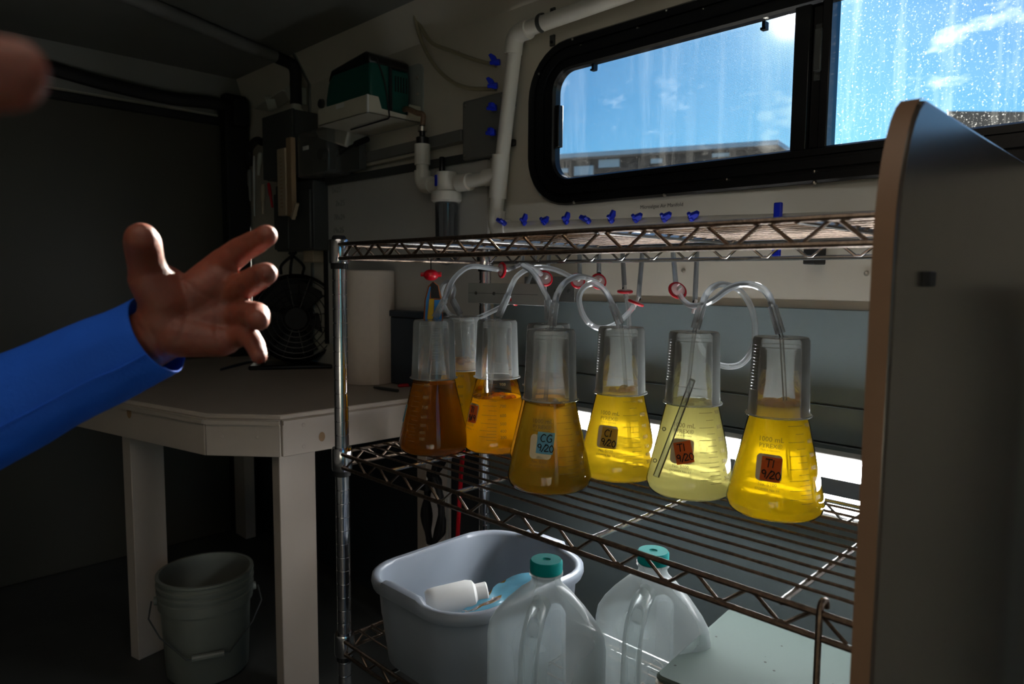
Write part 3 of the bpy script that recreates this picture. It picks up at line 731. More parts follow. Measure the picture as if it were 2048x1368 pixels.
# ------------------------------------------------------------------ air lines
RT = .0060
def disc(parent, c, ax, r=.0135):
    ax = Vector(ax).normalized()
    f = obj('filter_disc', MB().lathe([(.0005, -.003), (r*.86, -.003), (r*.86, .003), (.0005, .003)], c, 24, ax), M['disc'], parent)
    obj('filter_rim', MB().tube([Vector(c)+(ax.orthogonal().normalized()*math.cos(2*PI*i/24)+ax.cross(ax.orthogonal().normalized())*math.sin(2*PI*i/24))*r for i in range(24)], .0026, 8, closed=True), M['red'], f)
    obj('filter_port', MB().tube([Vector(c)-ax*.012, Vector(c)+ax*.012], .0028, 8), M['whiteplastic'], f)
def airline(k, label, tip, hose, dpt=None, dz=0, rest=None, inner=None):
    cx, cy, th = FPOS[k]; top = Vector((cx, cy, ZS+LIPZ+.1045))
    dc = (top-CAM).dot(F_)
    tp = atD(tip[0], tip[1], dc+dz)
    d = (tp-top).normalized()
    dh = Vector((d.x, d.y, 0)); low = Vector((cx, cy, ZS+.045))-dh*min(.10, .018/max(dh.length, .01))
    a = thing('air_line', label, 'air hose', tuple(top), 'clear air hoses feeding the flasks')
    obj('glass_tube', MB().tube([low, top, tp], .0030, 8), M['tube'], a)
    sock = top+(tp-top)*.12
    obj('connector', MB().tube([sock, tp], .0066, 10, cap=False), M['hose'], a)
    pts = [top+(tp-top)*.35, tp]+[atD(*p) for p in hose]
    obj('hose', MB().tube(smooth(pts, 6), RT*.82, 8, cap=False), M['hose'], a)
    return a, pts[-1]
def rise(a, p, px_top, depth, sag=0):
    e = atD(px_top[0], px_top[1], depth)
    obj('riser_hose', MB().tube(smooth([p, p+(e-p)*.35+Vector((sag, 0, 0)), p+(e-p)*.7, e], 5), RT*.75, 8, cap=False), M['hose'], a)
a, p = airline('A', 'air hose arching right from the dark brown flask', (889, 600), [(903, 565, 1.30), (920, 545, 1.32), (942, 533, 1.34), (970, 535, 1.36), (996, 539, 1.38)])
disc(a, atD(1004, 540, 1.385), R_*.95+F_*.5); obj('riser_hose', MB().tube(smooth([atD(1012, 541, 1.39), atD(1030, 534, 1.42), atD(1045, 520, 1.46), atD(1040, 470, 1.58)], 5), RT*.75, 8), M['hose'], a)
a, p = airline('B', 'air hose looping behind the dark brown flask hose', (905, 600), [(908, 580, 1.43), (902, 566, 1.44), (893, 564, 1.45), (886, 572, 1.46), (882, 590, 1.47), (890, 615, 1.48), (905, 632, 1.48), (945, 638, 1.48), (990, 620, 1.47), (1018, 604, 1.46)])
disc(a, atD(1028, 598, 1.45), R_*.8+U_*.3-F_*.5, .0125); obj('riser_hose', MB().tube(smooth([atD(1036, 592, 1.46), atD(1052, 575, 1.5), atD(1070, 520, 1.55), atD(1072, 470, 1.6)], 5), RT*.75, 8), M['hose'], a)
a, p = airline('C', 'air hose arching right from the bright orange flask', (1016, 590), [(1023, 572, 1.31), (1035, 552, 1.32), (1058, 538, 1.33), (1090, 535, 1.34), (1120, 543, 1.35), (1147, 557, 1.36)])
disc(a, atD(1155, 562, 1.37), R_*.3+U_*.25-F_*.9); rise(a, atD(1160, 553, 1.39), (1158, 468), 1.55)
a, p = airline('D', 'air hose rising left from the hidden flask behind the CG flask', (1096, 600), [(1086, 580, 1.18), (1074, 556, 1.19), (1060, 540, 1.21), (1046, 531, 1.25), (1062, 534, 1.3), (1082, 548, 1.34)])
disc(a, atD(1090, 557, 1.36), R_*.3+U_*.2-F_*.9); rise(a, atD(1095, 548, 1.39), (1102, 466), 1.57)
a, p = airline('E', 'air hose arching right from the CG tagged gold flask', (1110, 606), [(1116, 586, 1.08), (1128, 567, 1.09), (1145, 556, 1.11), (1162, 553, 1.14), (1182, 558, 1.2), (1194, 562, 1.28)])
disc(a, atD(1197, 563, 1.33), R_*.25+U_*.2-F_*.9); rise(a, atD(1198, 548, 1.37), (1197, 463), 1.52)
a, p = airline('F', 'air hose making a round loop left of the C1 flask tube', (1225, 610), [(1215, 588, 1.14), (1200, 572, 1.15), (1183, 567, 1.16), (1166, 577, 1.17), (1158, 598, 1.18), (1164, 625, 1.19), (1180, 648, 1.2), (1205, 657, 1.22), (1232, 648, 1.23), (1255, 628, 1.24), (1267, 613, 1.25)])
disc(a, atD(1272, 606, 1.26), R_*.35+U_*.9-F_*.15, .0125); rise(a, atD(1277, 598, 1.28), (1288, 466), 1.45)
a, p = airline('G', 'air hose making the big loop right of the pale lemon flask', (1404, 612), [(1412, 590, 1.05), (1428, 573, 1.06), (1448, 569, 1.08), (1478, 580, 1.1), (1500, 610, 1.11), (1510, 650, 1.12), (1506, 695, 1.12), (1485, 726, 1.13), (1455, 733, 1.14), (1425, 722, 1.16), (1400, 690, 1.18), (1390, 645, 1.19)],
               inner=None)
disc(a, atD(1389, 613, 1.20), R_*.2+U_*.95-F_*.2, .0125); rise(a, atD(1390, 604, 1.21), (1396, 452), 1.42)
a, p = airline('H', 'air hose arching left from the strong yellow flask beside the panel', (1545, 612), [(1538, 592, .97), (1524, 577, .98), (1503, 569, .99), (1480, 569, 1.01), (1455, 579, 1.04), (1428, 599, 1.08), (1403, 610, 1.12), (1382, 611, 1.15), (1368, 602, 1.17), (1360, 590, 1.18)])
disc(a, atD(1355, 581, 1.19), R_*.2+U_*.45-F_*.85, .0140); rise(a, atD(1352, 572, 1.21), (1342, 455), 1.42)
sp = thing('spare_air_line', 'spare air hose hanging straight down with a flat red filter', 'air hose', tuple(atD(1250, 583, 1.33)))
disc(sp, atD(1250, 583, 1.33), U_*.97-F_*.2, .0125)
obj('riser_hose', MB().tube([atD(1249, 577, 1.335), atD(1243, 466, 1.47)], RT*.75, 8, cap=False), M['hose'], sp)
obj('hose', MB().tube(smooth([atD(1251, 588, 1.33), atD(1256, 615, 1.33), atD(1260, 670, 1.34), atD(1270, 700, 1.34)], 5), RT*.75, 8), M['hose'], sp)
# tilted tube inside the pale flask: bubbler with two bubbles resting against the glass
cx, cy, th = FPOS['G']
a0 = atD(1365, 815, .995); a1 = atD(1312, 953, .972)
bt = thing('bubbler_tube', 'tilted glass bubbler tube inside the pale lemon flask', 'glass tube', tuple(a1))
obj('tube', MB().tube([atD(1385, 760, 1.01), a0, a1], .0046, 10), M['tube'], bt)
for q in ((1328, 858, .978), (1310, 921, .970)): obj('bubble', MB().ball(atD(*q), .0028, 8), M['glass'], bt)

# ------------------------------------------------------------------ PVC air manifold
PY = WY-.038
pr = .0172
man = thing('pvc_manifold', 'white plumbing pipe air manifold with blue valves around the window', 'pipework', tuple(atY(1005, 350, PY)))
v_top = atY(1030, 68, PY); v_bot = atY(991, 458, PY)
h_r = Vector((-.28, PY, v_top.z+.015)); b_r = atY(1690, 444, PY); b_r += (b_r-v_bot).normalized()*.16
obj('pipe', MB().tube([v_top-Vector((0, 0, .03)), v_bot+Vector((0, 0, .03))], pr, 16), M['pvc'], man)
obj('pipe', MB().tube([v_top+Vector((.03, 0, .002)), h_r], pr, 16), M['pvc'], man)
obj('pipe', MB().tube([v_bot+(b_r-v_bot).normalized()*.03, b_r], pr, 16), M['pvc'], man)
def elbow(c, d1, d2, leg=.045, rr=.0215):
    c = Vector(c); d1 = Vector(d1).normalized(); d2 = Vector(d2).normalized()
    pts = [c+d1*leg, c+d1*.022]+[c+d1*.022*(1-math.sin(t))+d2*.022*(1-math.cos(t)) for t in (.4, .8, 1.2)]+[c+d2*.022, c+d2*leg]
    obj('elbow', MB().tube(pts, rr, 16), M['pvc'], man)
dn = (v_bot-v_top).normalized()
elbow(v_top, dn, (1, 0, .0)); elbow(v_bot, -dn, b_r-v_bot)
def coupling(a, b, rr=.0215): obj('coupling', MB().tube([a, b], rr, 16), M['pvc'], man)
tee = atY(998, 352, PY)
coupling(atY(1002, 310, PY), atY(995, 397, PY))
coupling(atY(993, 425, PY), atY(991, 440, PY), .0205)
fl = atY(893, 372, PY-.01)
obj('pipe', MB().tube([tee, Vector((fl.x+.05, PY-.005, fl.z+.004))], pr, 14), M['pvc'], man)
coupling(tee, tee+Vector((-.045, -.001, 0))); coupling(Vector((fl.x+.045, PY-.005, fl.z+.004)), Vector((fl.x+.085, PY-.004, fl.z+.004)), .0225)
# filter housing
cap = obj('filter_cap', MB().lathe([(.001, .035), (.026, .035), (.028, .030), (.028, -.012), (.038, -.016), (.040, -.022), (.040, -.038), (.034, -.043), (.001, -.043)], fl, 28), M['pvc'], man)
obj('blue_mark', MB().box((fl.x-.012, fl.y-.0300, fl.z-.002), (fl.x-.004, fl.y-.0262, fl.z+.026)), M['blue'], cap)
obj('filter_bowl', MB().lathe([(.030, -.040), (.029, -.18), (.024, -.20), (.001, -.205)], fl, 24), M['bowl'], man)
obj('filter_element', MB().lathe([(.001, -.045), (.009, -.045), (.009, -.175), (.001, -.175)], fl, 14), M['darkgrey'], man)
el = atY(845, 372, PY-.01)
obj('pipe', MB().tube([fl+Vector((-.02, 0, .0)), Vector((el.x, fl.y, el.z))], pr, 14), M['pvc'], man)
elbow((el.x, fl.y, el.z), (1, 0, 0), (0, 0, 1), .04, .0225)
up = atY(845, 292, fl.y)
obj('pipe', MB().tube([Vector((el.x, fl.y, el.z+.03)), Vector((up.x, fl.y, up.z))], pr, 14), M['pvc'], man)
coupling(Vector((el.x, fl.y, atY(845, 330, fl.y).z)), Vector((el.x, fl.y, up.z+.004)), .0215)
obj('hose_barb', MB().lathe([(.001, .05), (.008, .05), (.008, .022), (.017, .018), (.017, 0), (.001, 0)], (el.x, fl.y, up.z+.004), 16), M['blackgloss'], man)
obj('clamp_ring', MB().lathe([(.010, .034), (.0125, .034), (.0125, .046), (.010, .046)], (el.x, fl.y, up.z+.004), 16), M['screw'], man)
def valve(p, out, leverd, k=1.0):
    p = Vector(p); out = Vector(out).normalized(); lv = Vector(leverd).normalized()
    b = obj('valve', MB().tube([p, p+out*.012*k, p+out*.0121*k, p+out*.024*k], [.0075*k, .0075*k, .0055*k, .0045*k], 10), M['blue'], man)
    side = out.cross(lv).normalized(); c = p+out*.010*k
    pts = [c-lv*.004*k+out*.008*k, c+lv*.020*k+out*.010*k, c+lv*.024*k+out*.002*k, c+lv*.016*k-out*.006*k, c-lv*.002*k-out*.007*k]
    obj('valve_lever', MB().prism([q-side*.005*k for q in pts], side*.010*k), M['blue'], b, bev=.001)
for i, (vx, vy) in enumerate(((1013, 124), (1008, 171), (1006, 215), (1004, 265))):
    q = atY(vx, vy, PY); valve(q+Vector((-pr*.7, -pr*.6, 0)), (-1, -.55, 0), (-.5, -.1, 1) if i < 2 else (.9, -.9, .2))
for vx in (1018, 1058, 1098, 1142, 1186, 1232, 1281, 1338, 1392):
    q = atY(vx, 455, PY); q = Vector((q.x, PY, v_bot.z+(b_r.z-v_bot.z)*(q.x-v_bot.x)/(b_r.x-v_bot.x)))
    valve(q+Vector((0, -.013, pr*.55)), (0, -.8, .55), ((1, 0, .25), (-1, -.1, .3), (.5, .3, 1))[vx % 3], .8)
bq = atY(1558, 455, PY-.02)
mb = MB().tube([(b_r.x-.02, PY, b_r.z), (b_r.x+.05, PY, b_r.z)], .0225, 14); obj('ball_valve', mb, M['pvc'], man)
obj('valve_handle', MB().box((bq.x-.007, PY-.03, bq.z-.050), (bq.x+.007, PY-.022, bq.z+.042)), M['blue'], man, bev=.002)
# strap clamp on the upper pipe
q = atY(1085, 38, PY); zz = v_top.z+.004
mb = MB().tube([(q.x, PY+(.0195)*math.sin(a_)*-1, zz+.0195*math.cos(a_)) for a_ in [i*PI/10 for i in range(11)]], .006, 6, flat=.35)
so_ = obj('pipe_strap', mb, M['darkgrey'], man)
for z0_, z1_ in ((.018, .042), (-.042, -.018)): obj('strap_foot', MB().box((q.x-.007, WY-.006, zz+z0_), (q.x+.007, WY-.001, zz+z1_)), M['darkgrey'], so_, bev=.001)
for s in (-.034, .034): obj('screw', MB().lathe([(.0001, .006), (.003, .004), (.004, 0)], (q.x, WY-.006, zz+s), 10, (0, -1, 0)), M['black'], man)
for a_, b_ in ((1030, 208), (1030, 286)):
    q = atY(a_, b_, WY); obj('pipe_strap', MB().box((q.x-.02, WY-.012, q.z-.008), (q.x+.006, WY, q.z+.008)), M['black'], man, bev=.003)

# two tan hoses from the ceiling to the upper valves
for pts, lb in (([(815, -20, 0), (835, 40, 0), (862, 84, 1), (900, 101, 1), (950, 120, 1), (992, 131, 1)], 'upper tan hose running from the ceiling to the top blue valve'),
                ([(823, -20, 0), (836, 60, 0), (862, 120, 1), (896, 158, 1), (935, 176, 1), (992, 178, 1)], 'lower tan hose sagging from the ceiling to the second blue valve')):
    P = []
    for a_, b_, wl in pts: P.append(atY(a_, b_, WY-.025) if wl or atY(a_, b_, WY-.03).z < CEIL-.02 else atY(a_, b_, WY-.05))
    tag(obj('ceiling_hose', MB().tube(smooth(P, 6), .0055, 8), M['tanhose']), lb, 'hose')
for a_, b_ in ((917, 105), (917, 172), (1367, 541), (1733, 547)):
    q = atY(a_, b_, WY)
    tag(obj('wall_screw', MB().lathe([(.0001, .006), (.003, .005), (.0045, 0)], q, 10, (0, -1, 0)), M['screw']), {(917, 105): 'small screw in the wall above the upper tan hose', (917, 172): 'small screw in the wall under the lower tan hose',
        (1367, 541): 'round screw head in the wall above the pale lemon flask', (1733, 547): 'screw head in the wall just left of the painted panel edge'}[(a_, b_)], 'screw')

# lettering on the wall
def wall_text(s, px0, py0, px1, py1, m, label, cat, yy=None, size=None):
    yy = WY-.0006 if yy is None else yy
    a, b = atY(px0, py0, yy), atY(px1, py1, yy); v, f = text2d(s, 1.0)
    wd = max(p[0] for p in v); k = (b.x-a.x)/wd; sl = (b.z-a.z)/(b.x-a.x)
    mb = MB().add([(a.x+p[0]*k, yy, a.z+p[1]*k+p[0]*k*sl) for p in v], f); o = obj('lettering', mb, m, flat=True); return tag(o, label, cat)
wall_text('Microalgae Air Manifold', 1280, 418, 1366, 412, M['darkink'], 'small black wall lettering under the window frame', 'lettering')
wall_text('Air Manifold', 926, 328, 955, 324, M['darkgrey'], 'tiny faded wall lettering under the grey junction box', 'lettering')

# ------------------------------------------------------------------ grey junction box by the pipe
a, b = atY(924, 206, WY-.03), atY(1004, 310, WY-.03)
jb = obj('junction_box', MB().box((a.x, WY-.030, b.z+.002), (b.x, WY-.001, a.z+.004)), M['greybox'], bev=.006)
tag(jb, 'square grey junction box on the wall left of the white pipe', 'junction box')
for sx in (a.x+.012, b.x-.004):
    for sz in (a.z-.008, b.z+.014): obj('screw', MB().lathe([(.0001, .003), (.0035, .002), (.004, 0)], (sx, WY-.030, sz), 10, (0, -1, 0)), M['screw'], jb)
# horizontal raceways
def raceway(pts, h, y, m, name, label, cat):
    a, b = atY(*pts[0], y), atY(*pts[1], y)
    return tag(obj(name, MB().prism([(a.x, y, a.z), (b.x, y, b.z), (b.x, y, b.z-h), (a.x, y, a.z-h)], (0, WY-y-.001, 0)), m, bev=.002), label, cat)
raceway([(700, 312), (922, 258)], .030, WY-.03, M['greybox'], 'cable_raceway', 'upper grey cable raceway running to the junction box', 'raceway')
raceway([(690, 334), (840, 300)], .012, WY-.02, M['tray'], 'cable_strip', 'pale thin cable strip under the grey raceway', 'raceway')

# ------------------------------------------------------------------ whiteboard
a, b = atY(654, 372, WY-.012), atY(975, 300, WY-.012)
wb = thing('whiteboard', 'whiteboard with faded handwriting on the wall behind the rack', 'whiteboard', (a.x, WY, 1.4))
obj('board', MB().box((a.x, WY-.012, 1.10), (b.x, WY-.002, a.z)), M['board'], wb)
obj('top_rail', MB().box((a.x-.004, WY-.022, a.z), (b.x, WY-.002, a.z+.022)), M['darkgrey'], wb, bev=.002)
obj('side_rail', MB().box((a.x-.016, WY-.02, 1.10), (a.x-.002, WY-.002, a.z+.03)), M['black'], wb)
mb = MB()
for s, px_, py_ in (("Dx25'", 665, 386), ('2x25', 672, 412), ('7Rx24', 668, 440), ('19x25', 668, 466), ('10x', 672, 486)):
    q = atY(px_, py_, WY-.0125); m2 = handwriting(s, .016, lambda u, v, q=q: Vector((q.x+u, WY-.0125, q.z+v)), .0009); mb.add(m2.v, m2.f)
obj('handwriting', mb, M['ink'], wb)
q = atY(884, 345, WY-.03); q2 = atY(884, 314, WY-.03)
tag(obj('black_marker', MB().tube([q, q2-Vector((0, 0, .004)), q2], [.0085, .0085, .006], 12), M['blackgloss']), 'short black marker pen standing above the white filter cap', 'marker')

# ------------------------------------------------------------------ green air pump on its bracket
x0 = atY(845, 240, WY).x; yfr = atX(735, 225, x0).y; zt0 = atX(735, 225, x0).z; zt1 = atX(735, 188, x0).z
xw = atY(637, 262, yfr).x
br = thing('pump_bracket', 'beige metal tray bracket screwed to the wall under the green pump', 'bracket', ((x0+xw)/2, WY, zt0))
mb = MB().box((xw, yfr, zt0), (x0, WY-.005, zt0+.004))
mb.box((xw, yfr, zt0), (x0, yfr+.004, zt1)); mb.prism([(x0, yfr, zt0), (x0, yfr, zt1), (x0, yfr+.035, zt1), (x0, yfr+.045, zt0+.018), (x0, WY-.05, zt0+.014), (x0, WY-.045, zt1-.002), (x0, WY-.006, zt1-.002), (x0, WY-.006, zt0)], (-.004, 0, 0))
obj('tray', mb, M['tray'], br, bev=.001)
obj('reflective_strip', MB().box((x0-.004, yfr-.001, zt0), (x0+.001, yfr+.004, zt1)), M['whiteplastic'], br)
pz = atY(848, 125, WY).z
mb = MB(); pl = [(x0-.26, WY-.006, zt0), (x0+.008, WY-.006, zt0)]+[(x0+.008-.02+.02*math.cos(t_), WY-.006, pz-.02+.02*math.sin(t_)) for t_ in (0, .5, 1.0, 1.57)]+[(x0-.26, WY-.006, pz)]
obj('wall_plate', mb.prism(pl, (0, .0055, 0)), M['galv'], br)
for s in (.25, .7): obj('screw', MB().lathe([(.0001, .005), (.004, .003), (.005, 0)], (x0-.014, WY-.006, zt0+(pz-zt0)*(.35+s*.6)), 10, (0, -1, 0)), M['screw'], br)
vt = atY(680, 212, yfr); mb = MB().box((vt.x-.02, yfr-.001, vt.z-.006), (vt.x+.02, yfr, vt.z+.006)); obj('label_sticker', mb, M['whiteplastic'], br)
zp = atX(740, 98, x0).z; 
pump = thing('air_pump', 'dark green air pump with black handle on the beige tray', 'air pump', ((x0+xw)/2, (yfr+WY)/2, zt0+.004))
xa, xb = xw+.022, x0-.004
H_ = zp-zt0
prof = [(xa, 0), (xa-.002, .40), (xa+.012, .66), (xa+.035, .84), (xb-.008, .84), (xb, .78), (xb, 0)]
mb = MB().prism([(x, yfr+.012, zt0+.006+H_*z) for x, z in prof], (0, .062, 0)); obj('body', mb, M['pumpgreen'], pump, bev=.008, seg=3)
mb = MB().prism([(x+(.01 if x < xb-.05 else -.006), yfr+.082, zt0+.006+H_*z*.97) for x, z in prof], (0, WY-.03-yfr-.09, 0)); obj('rear_body', mb, M['pumpgreen'], pump, bev=.008, seg=3)
obj('seam', MB().prism([(x+(.004 if x < xb-.05 else -.002), yfr+.074, zt0+.006+H_*z*.99) for x, z in prof], (0, .009, 0)), M['black'], pump)
mb = MB().prism([(xa+.015, yfr+.008, zt0+H_*.70), (xa+.035, yfr+.008, zt0+H_*.90), (xb-.018, yfr+.008, zt0+H_*1.0), (xb+.002, yfr+.008, zt0+H_*.93), (xb+.002, yfr+.008, zt0+H_*.80), (xa+.04, yfr+.008, zt0+H_*.80)], (0, WY-.05-yfr, 0))
obj('handle', mb, M['blackgloss'], pump, bev=.006)
for i in range(5):
    y = yfr+.095+i*.009; obj('vent_slot', MB().box((xb-.0065, y, zt0+H_*.45), (xb-.004, y+.003, zt0+H_*.7)), M['black'], pump)
obj('base_foot', MB().box((xa+.02, yfr+.02, zt0+.0042), (xb-.02, WY-.05, zt0+.0065)), M['black'], pump)
obj('strap', MB().tube(smooth([(xb+.003, yfr+.03, zt0+H_*.9), (xb+.006, yfr+.055, zt0+H_*.5), (xb+.006, yfr+.068, zt0+.0)], 4)+[Vector((xb+.0, yfr+.068, zt0-.004)), Vector((xw+.05, yfr+.075, zt0-.005))], .0022, 6), M['black'], pump)
h0 = Vector((xb-.006, WY-.055, zt0+.03)); h1 = Vector((el.x, fl.y, up.z+.05))
tag(obj('braided_hose', MB().tube(smooth([h0, h0+Vector((.03, -.01, -.005)), (h0+h1)/2+Vector((.022, -.004, .01)), h1+Vector((.004, 0, .03)), h1], 6), .0075, 10), mat('braided_hose', (104, 82, 62), .5, var=.4, scale=200)), 'brown braided hose from the green pump to the white pipe', 'hose')
q = atY(645, 208, WY); tag(obj('wall_plug', MB().lathe([(.001, .01), (.014, .01), (.016, 0)], q, 16, (0, -1, 0)), M['darkgrey']), 'small round dark plug on the wall left of the green pump', 'plug')

# ------------------------------------------------------------------ grey control cabinet and things around it
x1 = atY(637, 228, WY).x; q = atX(583, 217, x1); yg = q.y; xg = atY(524, 238, yg).x; zg0 = atY(525, 362, yg).z; zg1 = q.z
cab = thing('control_cabinet', 'tall dark grey electrical cabinet on the wall in the corner', 'electrical cabinet', ((xg+x1)/2, WY, zg0))
obj('body', MB().box((xg, yg+.012, zg0), (x1, WY-.002, zg1)), M['darkgrey'], cab, bev=.003)
obj('door', MB().box((xg-.002, yg, zg0+.002), (x1+.002, yg+.0115, zg1+.002)), M['darkgrey'], cab, bev=.003)
obj('conduit_fitting', MB().lathe([(.001, 0), (.024, 0), (.024, .012), (.018, .014), (.018, .03), (.001, .03)], (x1-.06, (yg+WY)/2, zg1+.002), 16), M['milkbox'], cab)
ctop = Vector((x1-.06, (yg+WY)/2, zg1+.03))
cp = [atZ(180, -40, CEIL-.022), atZ(280, 2, CEIL-.022), atZ(400, 52, CEIL-.022), atZ(505, 96, CEIL-.022)]
e0 = atZ(556, 116, CEIL-.026)
pts = smooth(cp+[e0, ctop+Vector((0, -.005, .12)), ctop+Vector((0, 0, .05)), ctop], 7)
cnd = thing('conduit', 'grey conduit along the ceiling bending down into the dark cabinet', 'conduit', tuple(ctop))
ns = len(pts)
obj('ceiling_pipe', MB().tube(pts[:int(ns*.58)], .020, 12), M['greybox'], cnd)
obj('flexible_bend', MB().tube(pts[int(ns*.58)-1:], .019, 12), M['black'], cnd)
a = atY(514, 222, yg+.03); b = atY(574, 178, yg+.03)
tl = thing('clear_lamp', 'white and clear plastic lamp above the dark cabinet', 'lamp', (a.x, WY, a.z))
obj('housing', MB().prism([(b.x-.015, yg+.03, a.z+.03), (b.x+.02, yg+.03, b.z-.05), (b.x+.02, yg+.03, b.z+.015), (b.x-.015, yg+.03, b.z+.01)], (0, WY-yg-.032, 0)), M['milkbox'], tl, bev=.006)
obj('cover', MB().prism([(a.x-.01, yg+.02, a.z+.01), (b.x-.017, yg+.02, a.z+.032), (b.x-.017, yg+.02, b.z), (a.x-.005, yg+.02, b.z-.03)], (0, WY-yg-.03, 0)), M['milkbox'], tl, bev=.012, seg=3)
obj('reflector', MB().lathe([(.001, 0), (.022, 0), (.028, .03)], ((a.x+b.x)/2-.01, yg+.05, (a.z+b.z)/2), 16, (-.5, -.8, -.2)), M['milkbox'], tl)
# tan strip hanging on the cabinet door
a = atY(560, 300, yg-.012); b = atY(589, 432, yg-.012)
ts = thing('tan_strip', 'tan printed strip hanging on the front of the dark cabinet', 'strip', (a.x, yg, b.z))
obj('back_strip', MB().box((a.x+.055, yg-.02, b.z), (b.x, yg-.003, a.z+.03)), M['tan'], ts, bev=.002)
obj('printed_face', MB().box((a.x, yg-.024, b.z+.004), (a.x+.0545, yg-.004, a.z)), M['creamplastic'], ts, bev=.002)
mb = MB(); 
for i in range(14): mb.box((a.x+.02, yg-.0246, b.z+.03+i*.012), (a.x+.036, yg-.0239, b.z+.034+i*.012))
obj('printed_scale', mb, M['tan'], ts)
obj('end_clip', MB().prism([(b.x-.01, yg-.022, b.z-.004), (b.x+.025, yg-.022, b.z+.04), (b.x+.029, yg-.022, b.z+.036), (b.x, yg-.022, b.z-.012)], (0, .012, 0)), M['creamplastic'], ts)
# clear box right of cabinet
a = atY(598, 268, WY-.09); b = atY(662, 345, WY-.09)
cb = thing('clear_box', 'smoky clear plastic box with dark device beside the cabinet', 'box', (a.x, WY, b.z))
obj('cover', MB().box((a.x, WY-.10, b.z), (b.x, WY-.012, a.z)), M['clearbox'], cb, bev=.008, seg=3)
obj('device', MB().box((a.x+.03, WY-.06, b.z+.015), (b.x-.02, WY-.002, a.z-.015)), M['darkgrey'], cb, bev=.004)
obj('knob', MB().lathe([(.001, .02), (.018, .02), (.022, 0)], ((a.x+b.x)/2+.015, WY-.06, (a.z+b.z)/2-.005), 16, (0, -1, 0)), M['black'], cb)
q = atY(610, 296, WY-.102); obj('label_sticker', MB().box((q.x-.015, WY-.1015, q.z-.006), (q.x+.02, WY-.1005, q.z+.006)), M['whiteplastic'], cb)
a = atY(632, 262, WY-.07); b = atY(700, 300, WY-.07)
tag(obj('plastic_scoop', MB().prism([(a.x, WY-.075, a.z), (b.x-.03, WY-.075, a.z-.004), (b.x, WY-.075, a.z-.03), (b.x-.02, WY-.075, b.z+.01), (a.x+.02, WY-.075, a.z-.025)], (0, .07, 0)), M['milkbox'], bev=.006), 'white plastic cover under the beige pump tray', 'cover')
pts = [atY(665, 322, WY-.05), atY(690, 300, WY-.06), atY(712, 288, WY-.06), atY(735, 278, WY-.055)]
tag(obj('black_plug_cord', MB().tube(smooth(pts, 5), [.004]*10+[.009]*6, 8), M['black']), 'black cord with plug under the green pump', 'cord')
a = atY(668, 300, WY-.05); b = atY(722, 338, WY-.05)
tag(obj('small_grey_box', MB().box((a.x, WY-.055, b.z), (b.x, WY-.03, a.z)).box((a.x+.03, WY-.058, b.z+.004), (a.x+.033, WY-.05, a.z-.004)), M['darkgrey'], bev=.003), 'small dark box under the green pump beside the clear box', 'box')
# lower boxes
a = atY(545, 372, yg+.02); b = atY(622, 500, yg+.02)
lb_ = thing('lower_wall_box', 'dark grey wall box below the cabinet with two flaps', 'electrical box', (a.x, WY, b.z))
obj('body', MB().box((a.x, yg+.03, b.z), (b.x, WY-.002, a.z)), M['darkgrey'], lb_, bev=.004)
mx_ = a.x+(b.x-a.x)*.42
for u0, u1 in ((a.x+.004, mx_-.002), (mx_+.002, b.x-.004)): obj('flap', MB().box((u0, yg+.02, b.z+.006), (u1, yg+.0295, a.z-.03)), M['darkgrey'], lb_, bev=.003)
a = atY(618, 415, WY-.02); b = atY(640, 525, WY-.02)
tag(obj('cream_strip', MB().box((a.x, WY-.045, b.z), (b.x, WY-.001, a.z)), M['creamplastic'], bev=.003), 'cream vertical strip on the wall left of the whiteboard', 'strip')
# hanging tools left of the cabinet
ht = [('pale_rod', (508, 312), (509, 432), .004, 'whiteplastic', 'thin white rod, leftmost of the tools hanging by the cabinet'), ('white_screwdriver', (521, 305), (517, 350), .009, 'milkbox', 'short white handled tool hanging by the cabinet'),
      ('grey_rod', (499, 340), (501, 402), .008, 'greybox', 'stubby grey tool hanging in the dark corner'), ('pale_tool', (526, 368), (526, 428), .009, 'creamplastic', 'cream tool with dark tip hanging under the cabinet'), ('red_lanyard', (537, 366), (545, 415), .006, 'red', 'red lanyard hanging under the dark cabinet')]
for nm, a, b, r, mm, lb in ht:
    A, B = atY(*a, WY-.10), atY(*b, WY-.10)
    tag(obj(nm, MB().tube([A, A+(B-A)*.1, A+(B-A)*.5, A+(B-A)*.55, B], [r*.7, r, r, r*.75, r*.6], 10), M[mm]), lb, 'tool')
q = atY(512, 288, WY-.06); tag(obj('black_headset', MB().tube(smooth([atY(500, 330, WY-.06), atY(498, 300, WY-.06), atY(512, 282, WY-.06), atY(524, 284, WY-.06)], 5), .014, 10), M['black']), 'black rubber loop hanging at the left edge of the cabinet', 'loop')

